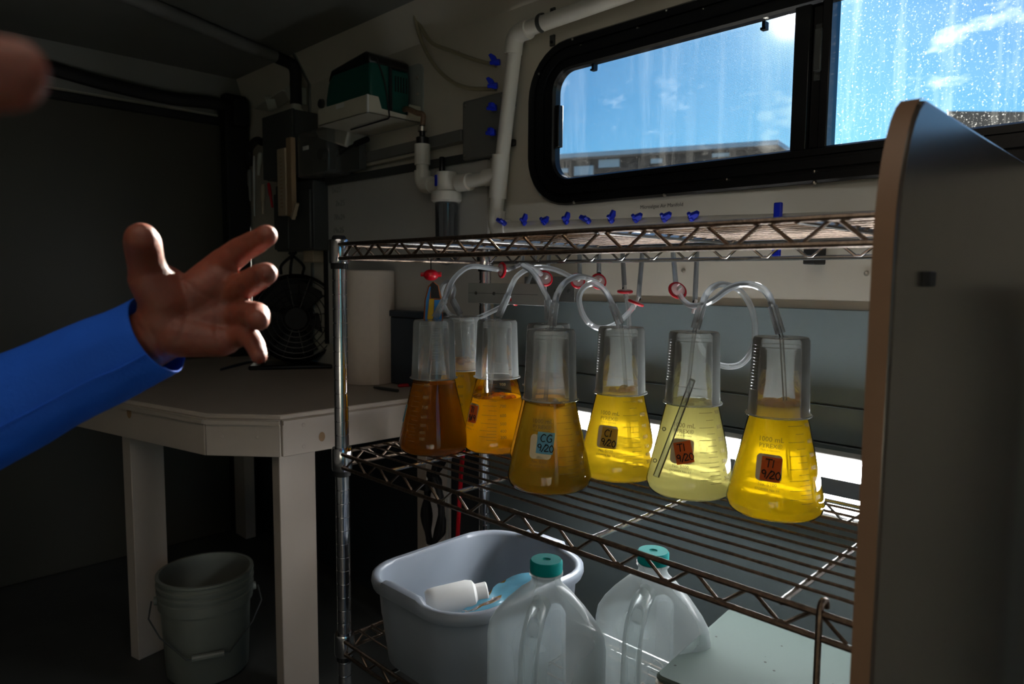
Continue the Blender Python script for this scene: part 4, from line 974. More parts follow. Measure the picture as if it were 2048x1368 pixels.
# ------------------------------------------------------------------ corner workbench
TZ = 1.015
A_, B_ = atZ(412, 827, TZ), atZ(562, 830, TZ); P_ = atZ(246, 798, TZ); E_ = atZ(830, 795, TZ)
dl = (P_-A_).normalized(); Lf = A_+dl*((WX+.035-A_.x)/dl.x)
dr = (E_-B_).normalized(); Rr = B_+dr*((WY-.012-B_.y)/dr.y)
bench = thing('corner_workbench', 'white painted wooden corner workbench with cut corner', 'workbench', (A_.x, A_.y, FL))
top = [Vector((p.x, p.y, TZ-.012)) for p in (Lf, A_, B_, Rr, Vector((WX+.035, WY-.012, 0)))]
obj('bench_top', MB().prism(top, (0, 0, .012)), M['bench'], bench, bev=.003)
cen = Vector((-2.15, 1.0, TZ))
def board(p, q, z0, z1, out=.006, th=.019):
    p = Vector((p.x, p.y, 0)); q = Vector((q.x, q.y, 0)); d = (q-p).normalized(); n = Vector((d.y, -d.x, 0)); n = n if n.dot(p-Vector((cen.x, cen.y, 0))) > 0 else -n
    p, q = p+n*out, q+n*out
    return MB().prism([p+Vector((0, 0, z0)), q+Vector((0, 0, z0)), q+Vector((0, 0, z0))-n*th, p+Vector((0, 0, z0))-n*th], (0, 0, z1-z0)), d, n
az0 = atZ(490, 918, TZ).z
hgt_ = TZ - (CAM+ray(412, 912)*((A_-CAM).dot(F_))).z
for k_, (p, q) in enumerate(((Lf, A_), (A_, B_), (B_, Rr))):
    mb, d, n = board(p, q, TZ-hgt_, TZ-.011); ap = obj('apron_board', mb, M['bench'], bench, bev=.002)
    L = (Vector((q.x, q.y, 0))-Vector((p.x, p.y, 0))).length
    spots = [(L-.035, .025), (L-.035, .075)] if k_ == 0 else ([(L*.22, .05), (L*.7, .05)] if k_ == 1 else [(.05, .028), (.05, .078)])
    for u, v in spots:
        c = Vector((p.x, p.y, 0))+d*u+n*.0062+Vector((0, 0, TZ-v)); obj('screw_head', MB().lathe([(.0001, .0004), (.0035, .0006), (.0045, 0)], c, 10, n), M['bench'], ap)
M['stain'] = mat('wood_knot_stain', (150, 118, 82), .6, var=.2, scale=40)
for (p, q, u, v, rr) in ((B_, Rr, .095, .062, .008), (Lf, A_, None, .03, .010)):
    d = Vector((q.x-p.x, q.y-p.y, 0)); L = d.length; d.normalize(); n = Vector((d.y, -d.x, 0)); n = n if n.dot(Vector((p.x-cen.x, p.y-cen.y, 0))) > 0 else -n
    u = L-.30 if u is None else u
    c = Vector((p.x, p.y, TZ-v))+d*u+n*.0061
    obj('knot_stain', MB().prism([c+d*rr*math.cos(2*PI*i/14)+Vector((0, 0, rr*1.4*math.sin(2*PI*i/14))) for i in range(14)], n*.0003), M['stain'], bench)
mb, d, n = board(Lf, A_, TZ-.022, TZ-.0125, .012, .012); obj('top_lip', mb, M['bench'], bench)
mb, d, n = board(A_, B_, TZ-.022, TZ-.0125, .012, .012); obj('top_lip', mb, M['bench'], bench)
mb, d, n = board(B_, Rr, TZ-.022, TZ-.0125, .012, .012); obj('top_lip', mb, M['bench'], bench)
legs = []
lfp = B_+(Rr-B_).normalized()*.004
def leg(px_l, px_r, pym, xref, sx, sy):
    pass
# front right leg: flat board face to the right
d = Vector((dr.x, dr.y, 0)).normalized(); n = Vector((d.y, -d.x, 0))
c0 = Vector((B_.x, B_.y, 0))+d*.002-n*.020
mb = MB().prism([c0, c0+d*.089, c0+d*.089-n*.038, c0-n*.038], (0, 0, TZ-.013-FL)); mb.v = [(v[0], v[1], v[2]+FL) for v in mb.v]
obj('leg', mb, M['bench'], bench, bev=.002)
d = Vector((dl.x, dl.y, 0)).normalized(); n = Vector((-d.y, d.x, 0)); n = n if n.y > 0 else -n
pl_ = atZ(290, 1325, FL)
lc = Vector((P_.x, P_.y, 0))+n*.02+d*.012
mb = MB().prism([lc, lc+d*.038, lc+d*.038+n*.089, lc+n*.089], (0, 0, TZ-.013-FL)); mb.v = [(v[0], v[1], v[2]+FL) for v in mb.v]
obj('leg', mb, M['bench'], bench, bev=.002)
b0 = Vector((Rr.x, Rr.y, 0))-Vector((.075, .06, 0))
q = CAM+ray(845, 1000)*((b0-Vector((0, 0, 0))).length*.78)
mb = MB().box((Rr.x-.065, WY-.10, FL), (Rr.x-.025, WY-.012, TZ-.013)); obj('leg', mb, M['bench'], bench, bev=.002)
q = atY(500, 1000, WY-.06); mb = MB().box((q.x-.045, WY-.10, FL), (q.x+.045, WY-.06, TZ-.013)); obj('leg', mb, M['bench'], bench, bev=.002)
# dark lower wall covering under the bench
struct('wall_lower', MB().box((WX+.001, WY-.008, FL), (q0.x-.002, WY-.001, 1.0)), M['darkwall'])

# ------------------------------------------------------------------ things on the bench
def at_bench(px, py): return atZ(px, py, TZ)
c = at_bench(740, 770); dirv = Vector((c.x, c.y, 0)).normalized()
dT = (c-CAM).dot(F_)
rT = 50/FPX*dT*1.02
cT = Vector((c.x, c.y, 0))+dirv*(rT-.015)
hT = (CAM+ray(740, 541)*dT*1.03).z-TZ
tr_ = thing('paper_towel_roll', 'white paper towel roll standing on the bench behind the rack post', 'paper towel', (cT.x, cT.y, TZ))
obj('roll', MB().lathe([(.02, .001), (rT-.002, .001), (rT, .004), (rT*1.01, hT*.5), (rT, hT-.003), (rT-.003, hT), (.02, hT), (.02, .001)], (cT.x, cT.y, TZ), 36), M['paper'], tr_)
obj('cardboard_core', MB().lathe([(.0195, .0015), (.0195, hT-.0005), (.0182, hT-.0005), (.0182, .0015)], (cT.x, cT.y, TZ), 20), M['creamplastic'], tr_)
obj('loose_sheet', MB().loft([[Vector((cT.x+(rT+.0015+.004*i/5)*math.cos(-.55+i*.06), cT.y+(rT+.0015+.004*i/5)*math.sin(-.55+i*.06), TZ+zz)) for i in range(6)] for zz in (.002, hT-.004)], False, False, closed=False), M['paper'], tr_)
# black fan
cF = at_bench(585, 737); dF = (cF-CAM).dot(F_)+.03
cen_ = CAM+ray(594, 636)*dF; rF = 88/FPX*dF
axF = (Vector((.15, -.25, 1.32))-Vector((cen_.x, cen_.y, 1.32))).normalized()
fan = thing('desk_fan', 'round black desk fan on the bench below the cabinet', 'fan', (cen_.x, cen_.y, TZ))
obj('shroud', MB().lathe([(rF*.9, -.045), (rF, -.03), (rF, .03), (rF*.95, .04), (rF*.93, .03), (rF*.93, -.03), (rF*.9, -.045)], cen_, 40, axF), M['blackgloss'], fan)
obj('back_plate', MB().lathe([(.001, -.04), (rF*.9, -.04), (rF*.9, -.036), (.001, -.036)], cen_, 32, axF), M['black'], fan)
bs1 = axF.orthogonal().normalized(); bs2 = axF.cross(bs1)
gr = MB()
for rr in (.3, .42, .54, .66, .78, .9):
    gr.tube([cen_+axF*(.042)+(bs1*math.cos(2*PI*i/32)+bs2*math.sin(2*PI*i/32))*rF*rr for i in range(32)], .0018, 5, closed=True)
for i in range(12):
    dd = bs1*math.cos(2*PI*i/12)+bs2*math.sin(2*PI*i/12); gr.tube([cen_+axF*.043+dd*rF*.2, cen_+axF*.038+dd*rF*.96], .0016, 5)
obj('grille', gr, M['blackgloss'], fan)
obj('hub_badge', MB().lathe([(.001, .048), (rF*.24, .047), (rF*.28, .040), (.001, .038)], cen_, 24, axF), M['black'], fan)
for i in range(5):
    dd = bs1*math.cos(2*PI*i/5); d2 = bs1*math.cos(2*PI*i/5)+bs2*math.sin(2*PI*i/5); d3 = bs1*math.cos(2*PI*i/5+.8)+bs2*math.sin(2*PI*i/5+.8)
    obj('blade', MB().prism([cen_+d2*rF*.2+axF*.01, cen_+d2*rF*.86+axF*.02, cen_+d3*rF*.86-axF*.01, cen_+d3*rF*.25-axF*.008], axF*.003), M['black'], fan)
zb_ = cen_.z-rF
bx = Vector((axF.y, -axF.x, 0)).normalized()
base = Vector((cen_.x, cen_.y, TZ))
mb = MB().prism([base+bx*sx*rF*1.02+axF*sy*.07 for sx, sy in ((-1, -1), (1, -1), (1, 1), (-1, 1))], (0, 0, .014)); obj('base', mb, M['blackgloss'], fan, bev=.005)
for s in (-1, 1): obj('bracket_arm', MB().tube([base+bx*s*rF*.7+Vector((0, 0, .01)), base+bx*s*rF*.98+Vector((0, 0, rF*.4)), cen_+bx*s*rF*1.01], .008, 8), M['blackgloss'], fan)
for s in (-.02, .02, .05): 
    p0 = cen_+bx*s+Vector((0, 0, rF)); tag(obj('fan_cord', MB().tube(smooth([p0-axF*.02, p0+Vector((-.03, .02, .03)), atY(582+s*200, 505, WY-.06)], 5), .005, 8), M['black']), {-.02: 'black cord, leftmost of three rising from the fan to the wall box', .02: 'black cord, middle of three rising from the fan to the wall box', .05: 'black cord, rightmost of three rising from the fan to the wall box'}[s], 'cord')
# dark blue bin and clutter at the back of the bench
a = atZ(795, 745, TZ); dB = 1.98
b1 = atY(790, 612, WY-.05); b2 = atY(935, 720, WY-.05)
bn = thing('dark_blue_bin', 'dark blue bin at the back of the bench right of the paper roll', 'bin', ((b1.x+b2.x)/2, WY-.05, TZ))
obj('body', MB().box((b1.x-.03, WY-.056, TZ+.001), (Rr.x-.02, WY-.022, b1.z-.03)), M['darkblue'], bn, bev=.006)
obj('rim', MB().box((b1.x-.036, WY-.062, b1.z-.0295), (Rr.x-.014, WY-.016, b1.z-.012)), M['darkblue'], bn, bev=.003)
A, B = at_bench(800, 768), at_bench(836, 765)
bd = thing('black_bundle', 'black bundled cord lying beside the paper towel roll', 'cord', tuple(A))
for k in range(3): obj('cord_loop', MB().tube(smooth([A+Vector((0, 0, .008)), A+(B-A)*.4+Vector((-.02, .015, .012+.006*k)), B+Vector((-.01, .02, .010+.008*k)), B+Vector((.01, -.004, .008)), A+(B-A)*.5+Vector((.012, -.02, .008))], 5, True), .007, 8, closed=True), M['black'], bd)
c = at_bench(838, 764)
tag(obj('dark_pouch', MB().box((c.x-.045, c.y-.005, TZ+.0002), (c.x+.02, c.y+.03, TZ+.055)), M['black'], bev=.008), 'small black pouch standing on the bench beside the blue bin', 'pouch')
A, B = at_bench(796, 775), at_bench(836, 772)
tag(obj('red_pen', MB().tube([A+Vector((0, 0, .0048)), A+(B-A)*.1+Vector((0, 0, .0048)), B+Vector((0, 0, .0048))], [.003, .005, .005], 10), M['red']), 'dark red pen lying in front of the bundled cord on the bench', 'pen')
A, B = at_bench(748, 778), at_bench(796, 785)
tag(obj('steel_file', MB().tube([A+Vector((0, 0, .005)), A+(B-A)*.2+Vector((0, 0, .005)), B+Vector((0, 0, .005))], [.003, .0045, .0045], 6), M['darkgrey']), 'thin grey file lying on the bench in front of the paper roll', 'file')
A, B = at_bench(440, 742), at_bench(520, 722)
tag(obj('flat_notebook', MB().prism([A, B, B+Vector((-.10, .10, 0)), A+Vector((-.10, .10, 0))], (0, 0, .008)), M['darkblue'], bev=.001), 'thin dark notebook lying on the bench behind the hand', 'notebook')

# flag painted ornament hanging below the top shelf
q = atD(866, 600, 1.38); oq = thing('painted_ornament', 'small blue and yellow striped wooden ornament under a red cap', 'ornament', tuple(atD(862, 552, 1.38)))
dd = 1.38/FPX
def op(px_, py_, off=0): return atD(px_, py_, 1.38)-F_*off
out = [(846, 640), (849, 600), (856, 572), (866, 562), (876, 570), (884, 600), (886, 642)]
obj('wooden_body', MB().prism([op(*p) for p in out], F_*.012), M['orangewood'], oq, bev=.002)
def stripe(name, pts, m): obj(name, MB().prism([op(*p, .0012) for p in pts], F_*.0011), M[m], oq)
stripe('blue_stripe', [(850, 638), (852, 600), (859, 574), (862, 573), (858, 600), (854, 638)], 'lblue'); stripe('yellow_stripe', [(855, 638), (859, 598), (868, 598), (866, 640)], 'yellow'); stripe('blue_stripe', [(867, 640), (869, 600), (882, 600), (884, 641)], 'lblue'); stripe('black_triangle', [(861, 569), (866, 564), (876, 572), (880, 597), (862, 596)], 'black')
cp_r = atD(862, 550, 1.38)
mb = MB().ball(cp_r, .0125, 10, (1.2, 1.2, .9)); mb.tube([cp_r-R_*.020+U_*.001, cp_r+R_*.020+U_*.001], [.004, .005], 8); obj('red_cap', mb, M['red'], oq)
obj('cord', MB().tube([cp_r, cp_r+Vector((0, 0, .03)), Vector((cp_r.x, cp_r.y, ZT-.03))], .0012, 5), M['black'], oq)

# metal plates across the back of the rack
a = atY(937, 566, YB-.016); b = atY(1092, 612, YB-.016)
pl1 = obj('metal_plate', MB().box((a.x, YB-.0175, b.z), (b.x, YB-.0145, a.z)), M['galv'], bev=.0008)
tag(pl1, 'pale flat metal plate with two bolts across the rear rack post', 'plate')
obj('scribe_line', MB().box((a.x+.002, YB-.0178, (a.z+b.z)/2-.0004), (b.x-.02, YB-.0174, (a.z+b.z)/2+.0004)), M['darkgrey'], pl1)
for px_ in (952, 988): q = atY(px_, 590, YB-.0175); obj('bolt', MB().lathe([(.0001, .003), (.003, .002), (.004, 0)], (q.x, YB-.0175, (a.z+b.z)/2), 6, (0, -1, 0)), M['darkgrey'], pl1)
a = atY(1050, 553, WY-.03); b = atY(1150, 605, WY-.03)
pl2 = obj('wall_bracket_plate', MB().box((a.x, WY-.032, b.z), (b.x, WY-.013, a.z)), M['steel'], bev=.001)
tag(pl2, 'dull grey bracket plate with two screws on the wall behind the hoses', 'plate')
for px_ in (1112, 1138): q = atY(px_, 582, WY-.032); obj('screw', MB().lathe([(.0001, .003), (.004, .002), (.0045, 0)], q, 10, (0, -1, 0)), M['darkgrey'], pl2)
q = atY(1632, 508, WY-.02)
tag(obj('black_bracket', MB().box((q.x-.010, WY-.05, q.z-.018), (q.x+.010, WY-.001, q.z+.030)), M['black'], bev=.002), 'small black bracket on the wall behind the right end of the top shelf', 'bracket')

# cords hanging behind the rack, below the middle shelf
def cordp(lst, y): return [atY(a, b, y) for a, b in lst]
tag(obj('white_cable', MB().tube(smooth(cordp([(906, 855), (903, 880)], YB+.006)+cordp([(898, 950), (896, 1020), (893, 1140)], 1.12), 5), .0042, 8), M['whiteplastic']), 'thin white cord hanging behind the shelf beside the red cord', 'cord')
tag(obj('red_cable', MB().tube(smooth(cordp([(931, 853), (928, 880)], YB+.006)+cordp([(922, 950), (918, 1020), (912, 1140)], 1.12), 5), .0055, 8), M['red']), 'red cord hanging behind the shelf', 'cord')
bk = thing('coiled_black_cord', 'bundled black power cord hanging under the middle shelf', 'cord', tuple(atY(865, 1000, 1.1)))
for i, (o1, o2) in enumerate(((0, 0), (6, 3), (-5, 5), (11, -3))):
    obj('cord_loop', MB().tube(smooth(cordp([(890+o1, 890), (874+o1, 930), (856+o2, 975), (850+o1, 1030), (860+o2, 1085), (878+o1, 1060), (880+o2, 1000), (868+o1, 960), (856, 948)], 1.10+i*.006), 5), .006, 8), M['black'], bk)
obj('cord_tie', MB().lathe([(.014, -.008), (.017, -.006), (.017, .006), (.014, .008)], atY(866, 948, 1.11), 12), M['black'], bk)
obj('plug', MB().box(atY(834, 955, 1.1), atY(852, 985, 1.085)), M['black'], bk, bev=.004)

# ------------------------------------------------------------------ bucket under the bench
bc = atZ(417, 1335, FL); dB_ = (bc-CAM).dot(F_); rim = 96/FPX*dB_*.92
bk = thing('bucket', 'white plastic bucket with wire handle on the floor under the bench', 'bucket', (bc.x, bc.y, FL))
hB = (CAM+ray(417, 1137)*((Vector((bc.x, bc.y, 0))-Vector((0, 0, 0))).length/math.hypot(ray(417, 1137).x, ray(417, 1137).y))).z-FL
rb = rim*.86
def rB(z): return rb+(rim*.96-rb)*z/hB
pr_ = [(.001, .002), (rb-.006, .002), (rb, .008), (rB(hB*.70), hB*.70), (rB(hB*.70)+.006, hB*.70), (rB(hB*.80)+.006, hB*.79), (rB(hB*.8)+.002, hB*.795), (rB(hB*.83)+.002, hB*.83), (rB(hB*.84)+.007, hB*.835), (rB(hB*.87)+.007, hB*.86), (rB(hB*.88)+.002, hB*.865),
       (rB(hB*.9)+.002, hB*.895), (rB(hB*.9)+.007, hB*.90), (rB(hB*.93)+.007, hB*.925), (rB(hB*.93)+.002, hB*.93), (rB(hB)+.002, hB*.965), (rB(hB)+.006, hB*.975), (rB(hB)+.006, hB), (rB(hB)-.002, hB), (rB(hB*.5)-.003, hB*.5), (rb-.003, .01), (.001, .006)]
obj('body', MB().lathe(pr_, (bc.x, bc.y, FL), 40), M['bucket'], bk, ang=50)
tc_ = Vector((-bc.x, -bc.y, 0)).normalized(); sd = Vector((-tc_.y, tc_.x, 0))
ez = FL+hB*.76; rr_ = rB(hB*.76)+.008
for s in (-1, 1): obj('handle_ear', MB().lathe([(.001, .008), (.010, .008), (.012, 0)], Vector((bc.x, bc.y, ez))+sd*s*(rr_-.003), 12, sd*s), M['bucket'], bk)
o_ = Vector((bc.x, bc.y, 0))
pts = [o_+sd*-1*(rr_+.010)+Vector((0, 0, ez)), o_+sd*-1*(rr_+.016)+tc_*.03+Vector((0, 0, ez-.03)), o_-sd*(rr_*.92)+tc_*(rr_*.45)+Vector((0, 0, ez-hB*.28)), o_-sd*(rr_*.42)+tc_*(rr_*.95)+Vector((0, 0, ez-hB*.43)),
       o_+sd*(rr_*.42)+tc_*(rr_*.95)+Vector((0, 0, ez-hB*.43)), o_+sd*(rr_*.92)+tc_*(rr_*.45)+Vector((0, 0, ez-hB*.28)), o_+sd*(rr_+.016)+tc_*.03+Vector((0, 0, ez-.03)), o_+sd*(rr_+.010)+Vector((0, 0, ez))]
obj('wire_handle', MB().tube(pts, .0022, 6), M['darkgrey'], bk)
obj('grip', MB().tube([pts[3]+sd*.012, pts[4]-sd*.012], .008, 10), M['bucket'], bk)

# ------------------------------------------------------------------ wash tub on the bottom shelf
SB = ZB+.0056
tcx, tcy, thx, thy, trim_z = -.893, .822, .142, .172, .812
tub = thing('wash_tub', 'white rectangular wash tub with moulded grips on the bottom shelf', 'tub', (tcx, tcy, SB))
def loop(hx, hy, r, z, grip=0, dip=0):
    out = []
    for a_, b_ in rrect(hx, hy, r, 8):
        zz = z
        if grip and abs(a_) < hx*.55 and abs(b_) > hy*.9: zz += grip*math.cos(a_/(hx*.55)*PI/2)**.5
        out.append(Vector((tcx+a_, tcy+b_, zz)))
    return out
# more points along the sides so the grips can rise
def rr2(hx, hy, r):
    base = rrect(hx, hy, r, 8); out = []
    for i, p in enumerate(base):
        q = base[(i+1) % len(base)]; out.append(p)
        if math.hypot(q[0]-p[0], q[1]-p[1]) > .06:
            for j in range(1, 10): out.append((p[0]+(q[0]-p[0])*j/10, p[1]+(q[1]-p[1])*j/10))
    return out
def lp2(hx, hy, r, z, grip=0, inset=0):
    out = []
    for a_, b_ in rr2(hx, hy, r):
        g = 0
        if abs(a_) < hx*.42 and abs(b_) > hy*.93: g = min(1, (hx*.42-abs(a_))/(hx*.10))
        out.append(Vector((tcx+a_, tcy+b_+(inset*g*(1 if b_ > 0 else -1)), z+grip*g)))
    return out
mb = MB()
mb.loft([lp2(thx*.80, thy*.82, .07, SB+.001), lp2(thx*.84, thy*.86, .075, SB+.008), lp2(thx*.90, thy*.915, .080, SB+.085), lp2(thx*.905, thy*.92, .08, SB+.088), lp2(thx*.92, thy*.94, .08, trim_z-.016),
         lp2(thx*.985, thy*.99, .085, trim_z-.018, .004, .004), lp2(thx, thy, .085, trim_z-.010, .008, .006), lp2(thx*.995, thy*.995, .085, trim_z-.001, .012, .006), lp2(thx*.97, thy*.975, .083, trim_z+.001, .012, .002), lp2(thx*.92, thy*.935, .078, trim_z, .010), lp2(thx*.905, thy*.92, .077, trim_z-.006, 0),
         lp2(thx*.88, thy*.90, .075, SB+.085), lp2(thx*.82, thy*.84, .07, SB+.010), lp2(thx*.78, thy*.80, .065, SB+.005)])
obj('basin', mb, M['tub'], tub, ang=60)
# bottle lying in the tub, and a blue plastic bag
A = atZ(862, 1208, .748); B = atZ(965, 1184, .762); ax = (B-A).normalized()
wbt = thing('white_bottle', 'small white plastic bottle lying in the wash tub', 'bottle', tuple(A))
obj('body', MB().lathe([(.001, -.008), (.022, -.008), (.026, -.002), (.027, .01), (.027, .066), (.024, .077), (.013, .084)], A, 24, ax), M['milkbox'] if 0 else M['whiteplastic'], wbt)
obj('cap', MB().lathe([(.0165, .082), (.0165, .100), (.015, .102), (.001, .102)], A, 20, ax), M['whiteplastic'], wbt)
g = []
up_e = smooth([atZ(928, 1218, .748), atZ(968, 1192, .757), atZ(1008, 1160, .775), atZ(1062, 1143, .792)], 6)
lo_e = smooth([atZ(918, 1232, .742), atZ(962, 1226, .744), atZ(1010, 1200, .752), atZ(1068, 1168, .765)], 6)
for i, (p_, q_) in enumerate(zip(up_e, lo_e)):
    rw = []
    for j in range(14):
        v = j/13
        if v < .6: p = p_+(q_-p_)*(v/.6)
        else: p = q_+Vector((.012, -.004, -.05))*((v-.6)/.4)
        k = noise.noise(Vector((i*.35, v*5, 2.2))); p = p+Vector((.3*k, .2*k, k))*.005
        p.x = min(max(p.x, tcx-thx*.78), tcx+thx*.78); p.y = min(max(p.y, tcy-thy*.80), tcy+thy*.80)
        rw.append(p)
    g.append(rw)
tag(obj('blue_plastic_bag', MB().loft(g, False, False, closed=False), M['bluefilm']), 'crumpled light blue plastic bag lying in the wash tub beside the bottle', 'bag')
# ------------------------------------------------------------------ milk jugs
def jug(cx, cy, label, off):
    t = thing('milk_jug', label, 'jug', (cx, cy, SB), 'empty gallon jugs on the bottom shelf')
    tc = math.atan2(-cy, -cx); hd = tc-off              # handle direction
    loops = []
    prof = [(.060, .001), (.068, .006), (.070, .015), (.070, .075), (.070, .15), (.068, .165), (.060, .183), (.048, .203), (.034, .222), (.024, .232), (.021, .238), (.021, .246), (.024, .247), (.024, .251), (.019, .252), (.019, .262)]
    for h, z in prof:
        r = min(h*.98, .036+max(0, z-.15)*.3) if h > .03 else h*.999
        lp = []
        n = 48
        for i in range(n):
            a = 2*PI*i/n; 
            # rounded square radius
            p = 2+4.0*max(0, min(1, (h-.024)/.04))
            rad = h/((abs(math.cos(a))**p+abs(math.sin(a))**p)**(1/p))
            rad = rad if h > .03 else h
            wa = a-PI/4
            wa = (wa+PI) % (2*PI)-PI
            dip = math.exp(-(wa/.42)**2)*math.exp(-((z-.135)/.052)**4)
            rad *= 1-.46*dip
            lp.append(Vector((cx+rad*math.cos(a+hd-PI/4), cy+rad*math.sin(a+hd-PI/4), SB+z)))
        loops.append(lp)
    # resample profile in z for a smooth handle recess
    ml = []
    for k in range(len(loops)-1):
        ml.append(loops[k])
        if prof[k+1][1]-prof[k][1] > .02:
            pass
    ml.append(loops[-1])
    obj('body', MB().loft(ml, True, False), M['jug'], t, ang=60)
    d = Vector((math.cos(hd), math.sin(hd), 0)); c = Vector((cx, cy, SB))
    hp = smooth([c+d*.022+Vector((0, 0, .214)), c+d*.052+Vector((0, 0, .203)), c+d*.074+Vector((0, 0, .176)), c+d*.080+Vector((0, 0, .14)), c+d*.081+Vector((0, 0, .10)), c+d*.080+Vector((0, 0, .065)), c+d*.062+Vector((0, 0, .045))], 4)
    obj('handle', MB().tube(hp, [.014]*len(hp), 12), M['jug'], t)
    mb = MB().lathe([(.0222, .250), (.0232, .252), (.0232, .266), (.0215, .2685), (.006, .2685), (.005, .2672), (.0005, .2672)], (cx, cy, SB), 28)
    obj('cap', mb, M['teal'], t)
j1 = atZ(1093, 1122, SB+.268); j2 = atZ(1312, 1108, SB+.268)
jug(j1.x-.004, j1.y+.004, 'translucent milk jug with teal cap standing in front of the tub', .28)
jug(j2.x-.010, j2.y+.008, 'translucent milk jug with teal cap between the front jug and grey lid', .33)

# ------------------------------------------------------------------ grey lidded box
ZL = .800
P1, P2 = atZ(1303, 1347, ZL), atZ(1456, 1212, ZL); P3 = atZ(1690, 1276, ZL)
e1 = (P2-P1); e1.z = 0; L1 = e1.length; e1 /= L1; e2 = Vector((e1.y, -e1.x, 0)); L2 = .235
ctr = P1+e1*L1/2+e2*(L2/2+.003)
gb = thing('lidded_box', 'beige box with speckled grey-green lid on the bottom shelf', 'box', (ctr.x, ctr.y, SB))
def bl(hx, hy, r, z): return [Vector((ctr.x, ctr.y, z))+e1*a_+e2*b_ for a_, b_ in rrect(hx, hy, r*.42, 6)]
hx, hy = L1/2, L2/2
obj('body', MB().loft([bl(hx-.012, hy-.012, .02, SB+.001), bl(hx-.006, hy-.006, .025, ZL-.022)]), M['beige'], gb)
obj('rim', MB().loft([bl(hx-.005, hy-.005, .025, ZL-.0215), bl(hx+.001, hy+.001, .028, ZL-.020), bl(hx+.001, hy+.001, .028, ZL-.011), bl(hx-.003, hy-.003, .026, ZL-.009)]), M['beige'], gb)
obj('lid', MB().loft([bl(hx-.002, hy-.002, .026, ZL-.0088), bl(hx, hy, .028, ZL-.006), bl(hx, hy, .028, ZL-.003), bl(hx-.003, hy-.003, .026, ZL)]), M['lidgrey'], gb, ang=25)

# ------------------------------------------------------------------ the person's hand and sleeve
HD = .60
def hp(px, py, d=HD): return atD(px, py, d)
def hr(r, d=HD): return r/FPX*d
hand = MB()
def cap_(a, b, ra, rb):
    hand.capsule(hp(*a), hp(*b), hr(ra, a[2] if len(a) > 2 else HD), hr(rb, b[2] if len(b) > 2 else HD), 16)
D0 = HD
# forearm and wrist
cap_((60, 800, D0+.02), (240, 712, D0+.012), 74, 64); cap_((240, 712, D0+.012), (318, 668, D0+.006), 64, 58)
# palm
W_ = (322, 660, D0+.006)
cap_(W_, (440, 545, D0+.016), 56, 33); cap_(W_, (452, 586, D0+.018), 56, 34); cap_(W_, (455, 632, D0+.016), 56, 34); cap_(W_, (450, 680, D0+.010), 58, 31)
cap_((330, 640, D0+.002), (330, 590, D0-.004), 56, 46); cap_((370, 600, D0+.006), (435, 560, D0+.012), 46, 36); cap_((360, 672, D0-.002), (440, 684, D0+.004), 44, 31); cap_((395, 560, D0+.014), (450, 520, D0+.018), 26, 27)
# thumb
cap_((330, 600, D0-.004), (302, 560, D0-.014), 50, 43); cap_((302, 560, D0-.014), (291, 522, D0-.022), 41, 35); cap_((291, 522, D0-.022), (285, 486, D0-.034), 35, 36); cap_((285, 486, D0-.034), (283, 478, D0-.040), 36, 33)
cap_((345, 560, D0+.004), (315, 545, D0-.006), 24, 24)
# index
cap_((440, 532, D0+.016), (482, 500, D0+.004), 30, 27); cap_((482, 500, D0+.004), (516, 482, D0-.012), 26, 24); cap_((516, 482, D0-.012), (533, 471, D0-.024), 23, 22)
# middle
cap_((455, 582, D0+.018), (498, 566, D0-.002), 29, 28); cap_((498, 566, D0-.002), (520, 553, D0-.022), 27, 26); cap_((520, 553, D0-.022), (532, 547, D0-.034), 25, 23)
# ring
cap_((460, 634, D0+.016), (497, 626, D0-.002), 27, 25); cap_((497, 626, D0-.002), (514, 630, D0-.022), 25, 26); cap_((514, 630, D0-.022), (516, 640, D0-.036), 25, 23)
# little finger
cap_((455, 678, D0+.010), (494, 668, D0-.002), 26, 22); cap_((494, 668, D0-.002), (510, 690, D0-.014), 22, 20); cap_((510, 690, D0-.014), (518, 712, D0-.024), 20, 17)
me = bpy.data.meshes.new('h'); me.from_pydata(hand.v, [], hand.f)
bm = bmesh.new(); bm.from_mesh(me); bmesh.ops.recalc_face_normals(bm, faces=bm.faces); bm.to_mesh(me); bm.free()
ho = bpy.data.objects.new('h', me); COL.objects.link(ho)
rm = ho.modifiers.new('r', 'REMESH'); rm.mode = 'VOXEL'; rm.voxel_size = .0018
sm = ho.modifiers.new('s', 'SMOOTH'); sm.factor = .5; sm.iterations = 7
hm = bpy.data.meshes.new_from_object(ho.evaluated_get(bpy.context.evaluated_depsgraph_get()))
bpy.data.objects.remove(ho)
co = np.zeros(len(hm.vertices)*3); hm.vertices.foreach_get('co', co); co = co.reshape(-1, 3)
no_ = np.zeros(len(hm.vertices)*3); hm.vertices.foreach_get('normal', no_); no_ = no_.reshape(-1, 3)
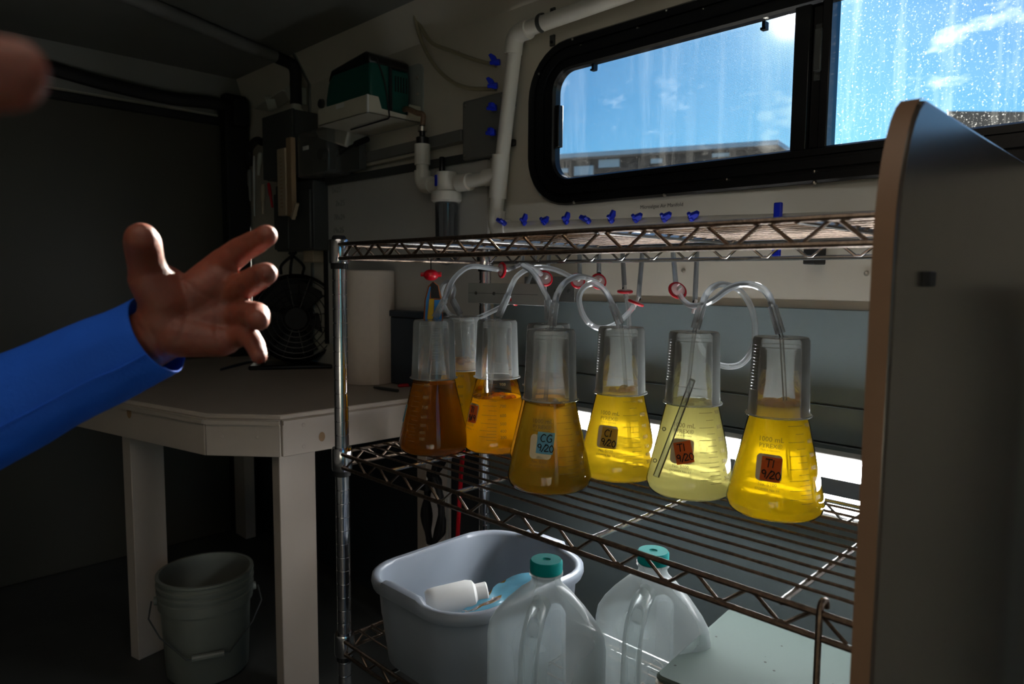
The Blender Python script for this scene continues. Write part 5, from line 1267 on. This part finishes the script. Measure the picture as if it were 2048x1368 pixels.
# palm creases pressed into the surface
C0 = np.array(CAM); RR, UU, FF = np.array(R_), np.array(U_), np.array(F_)
rel = co-C0; dep = rel@FF; pxs = 1024+FPX*(rel@RR)/dep; pys = 684-FPX*(rel@UU)/dep
front = (no_@FF) < -.15
def crease(pts, wd, amt):
    P = smooth([(a_, b_, 0) for a_, b_ in pts], 10)
    dmin = np.full(len(co), 1e9)
    for p in P: dmin = np.minimum(dmin, np.hypot(pxs-p.x, pys-p.y))
    k = np.exp(-(dmin/wd)**2)*amt*.65*front
    return k[:, None]*no_
dsp = np.zeros_like(co)
for pts, wd, amt in (([(352, 545), (372, 590), (372, 640), (350, 690)], 5, .0013), ([(352, 545), (400, 585), (450, 610), (462, 655)], 4, .0012), ([(478, 545), (445, 580), (432, 640), (436, 700)], 4, .0012),
                     ([(455, 500), (470, 530), (482, 548)], 4, .0014), ([(270, 556), (300, 548), (330, 545)], 5, .0012), ([(488, 478), (500, 500), (508, 512)], 3.5, .001), ([(505, 545), (512, 570), (514, 582)], 3.5, .001), ([(474, 562), (478, 585), (476, 606)], 4, .0012), ([(255, 600), (290, 640), (330, 720)], 5, .001)):
    dsp -= crease(pts, wd, amt)
co2 = co+dsp; hm.vertices.foreach_set('co', co2.ravel()); hm.update(); hm.shade_smooth()
hm.materials.clear(); hm.materials.append(M['skin'])
person = bpy.data.objects.new('person', hm); COL.objects.link(person)
tag(person, 'person reaching in a blue long sleeve with open hand and spread fingers', 'person')
# sleeve
cs = [(316, 669, D0+.006), (300, 678, D0+.007), (262, 697, D0+.010), (220, 715, D0+.012), (170, 738, D0+.014), (110, 768, D0+.014), (50, 797, D0+.012), (-20, 832, D0+.008), (-120, 880, D0), (-260, 945, D0-.02)]
rsx = [84, 85, 87, 89, 92, 96, 100, 104, 110, 116]
loops = []
def sleeve_loop(i, k=1.0):
    c = hp(*cs[i]); nx = hp(*cs[min(i+1, len(cs)-1)]); pv = hp(*cs[max(i-1, 0)]); tg = (pv-nx).normalized()
    sidev = tg.cross(F_).normalized(); dv = tg.cross(sidev).normalized(); out = []
    for j in range(40):
        a_ = 2*PI*j/40; r = hr(rsx[i], cs[i][2])*k
        wv = .10*noise.noise(Vector((i*1.3, math.cos(a_)*1.6, math.sin(a_)*1.6)))+.06*noise.noise(Vector((i*2.1+5, math.cos(a_)*3, math.sin(a_)*3)))
        out.append(c+(sidev*math.cos(a_)+dv*math.sin(a_)*.86)*r*(1+wv*(1 if i > 1 else .3)))
    return out
ol = [sleeve_loop(i) for i in range(len(cs))]
il = [sleeve_loop(i, .955) for i in (0, 1, 2, 3)]
mb = MB(); mb.loft(il[::-1]+ol, False, False)
so = obj('sleeve', mb, M['sleeve'], person, ang=80)
s2 = so.modifiers.new('sub', 'SUBSURF'); s2.levels = 1; s2.render_levels = 1
sx_ = MB(); pts = []
for i in range(len(cs)): pts.append(ol[i][13]*1.0)
obj('sleeve_seam', MB().tube(smooth([p-F_*.0004 for p in pts], 3), .0011, 5), M['sleeve'], person)
# the other hand, close to the lens: a fingertip enters at the upper left
tipP = np.array(hp(533, 471, D0-.024)); ctr_h = tipP
ang = math.radians(-20)
a_r, a_u, a_f = (co-ctr_h)@RR, (co-ctr_h)@UU, (co-ctr_h)@FF
keep = np.array(atD(22, 150, .165))
x2 = a_r*math.cos(ang)-a_u*math.sin(ang); y2 = a_r*math.sin(ang)+a_u*math.cos(ang)
co3 = keep+np.outer(x2, RR)+np.outer(-y2, UU)+np.outer(a_f*-.6, FF)
h2 = hm.copy(); h2.vertices.foreach_set('co', co3.ravel()); h2.update()
oh = bpy.data.objects.new('other_hand', h2); COL.objects.link(oh); oh.parent = person
oh['label'] = 'blurred fingertip of the other hand'
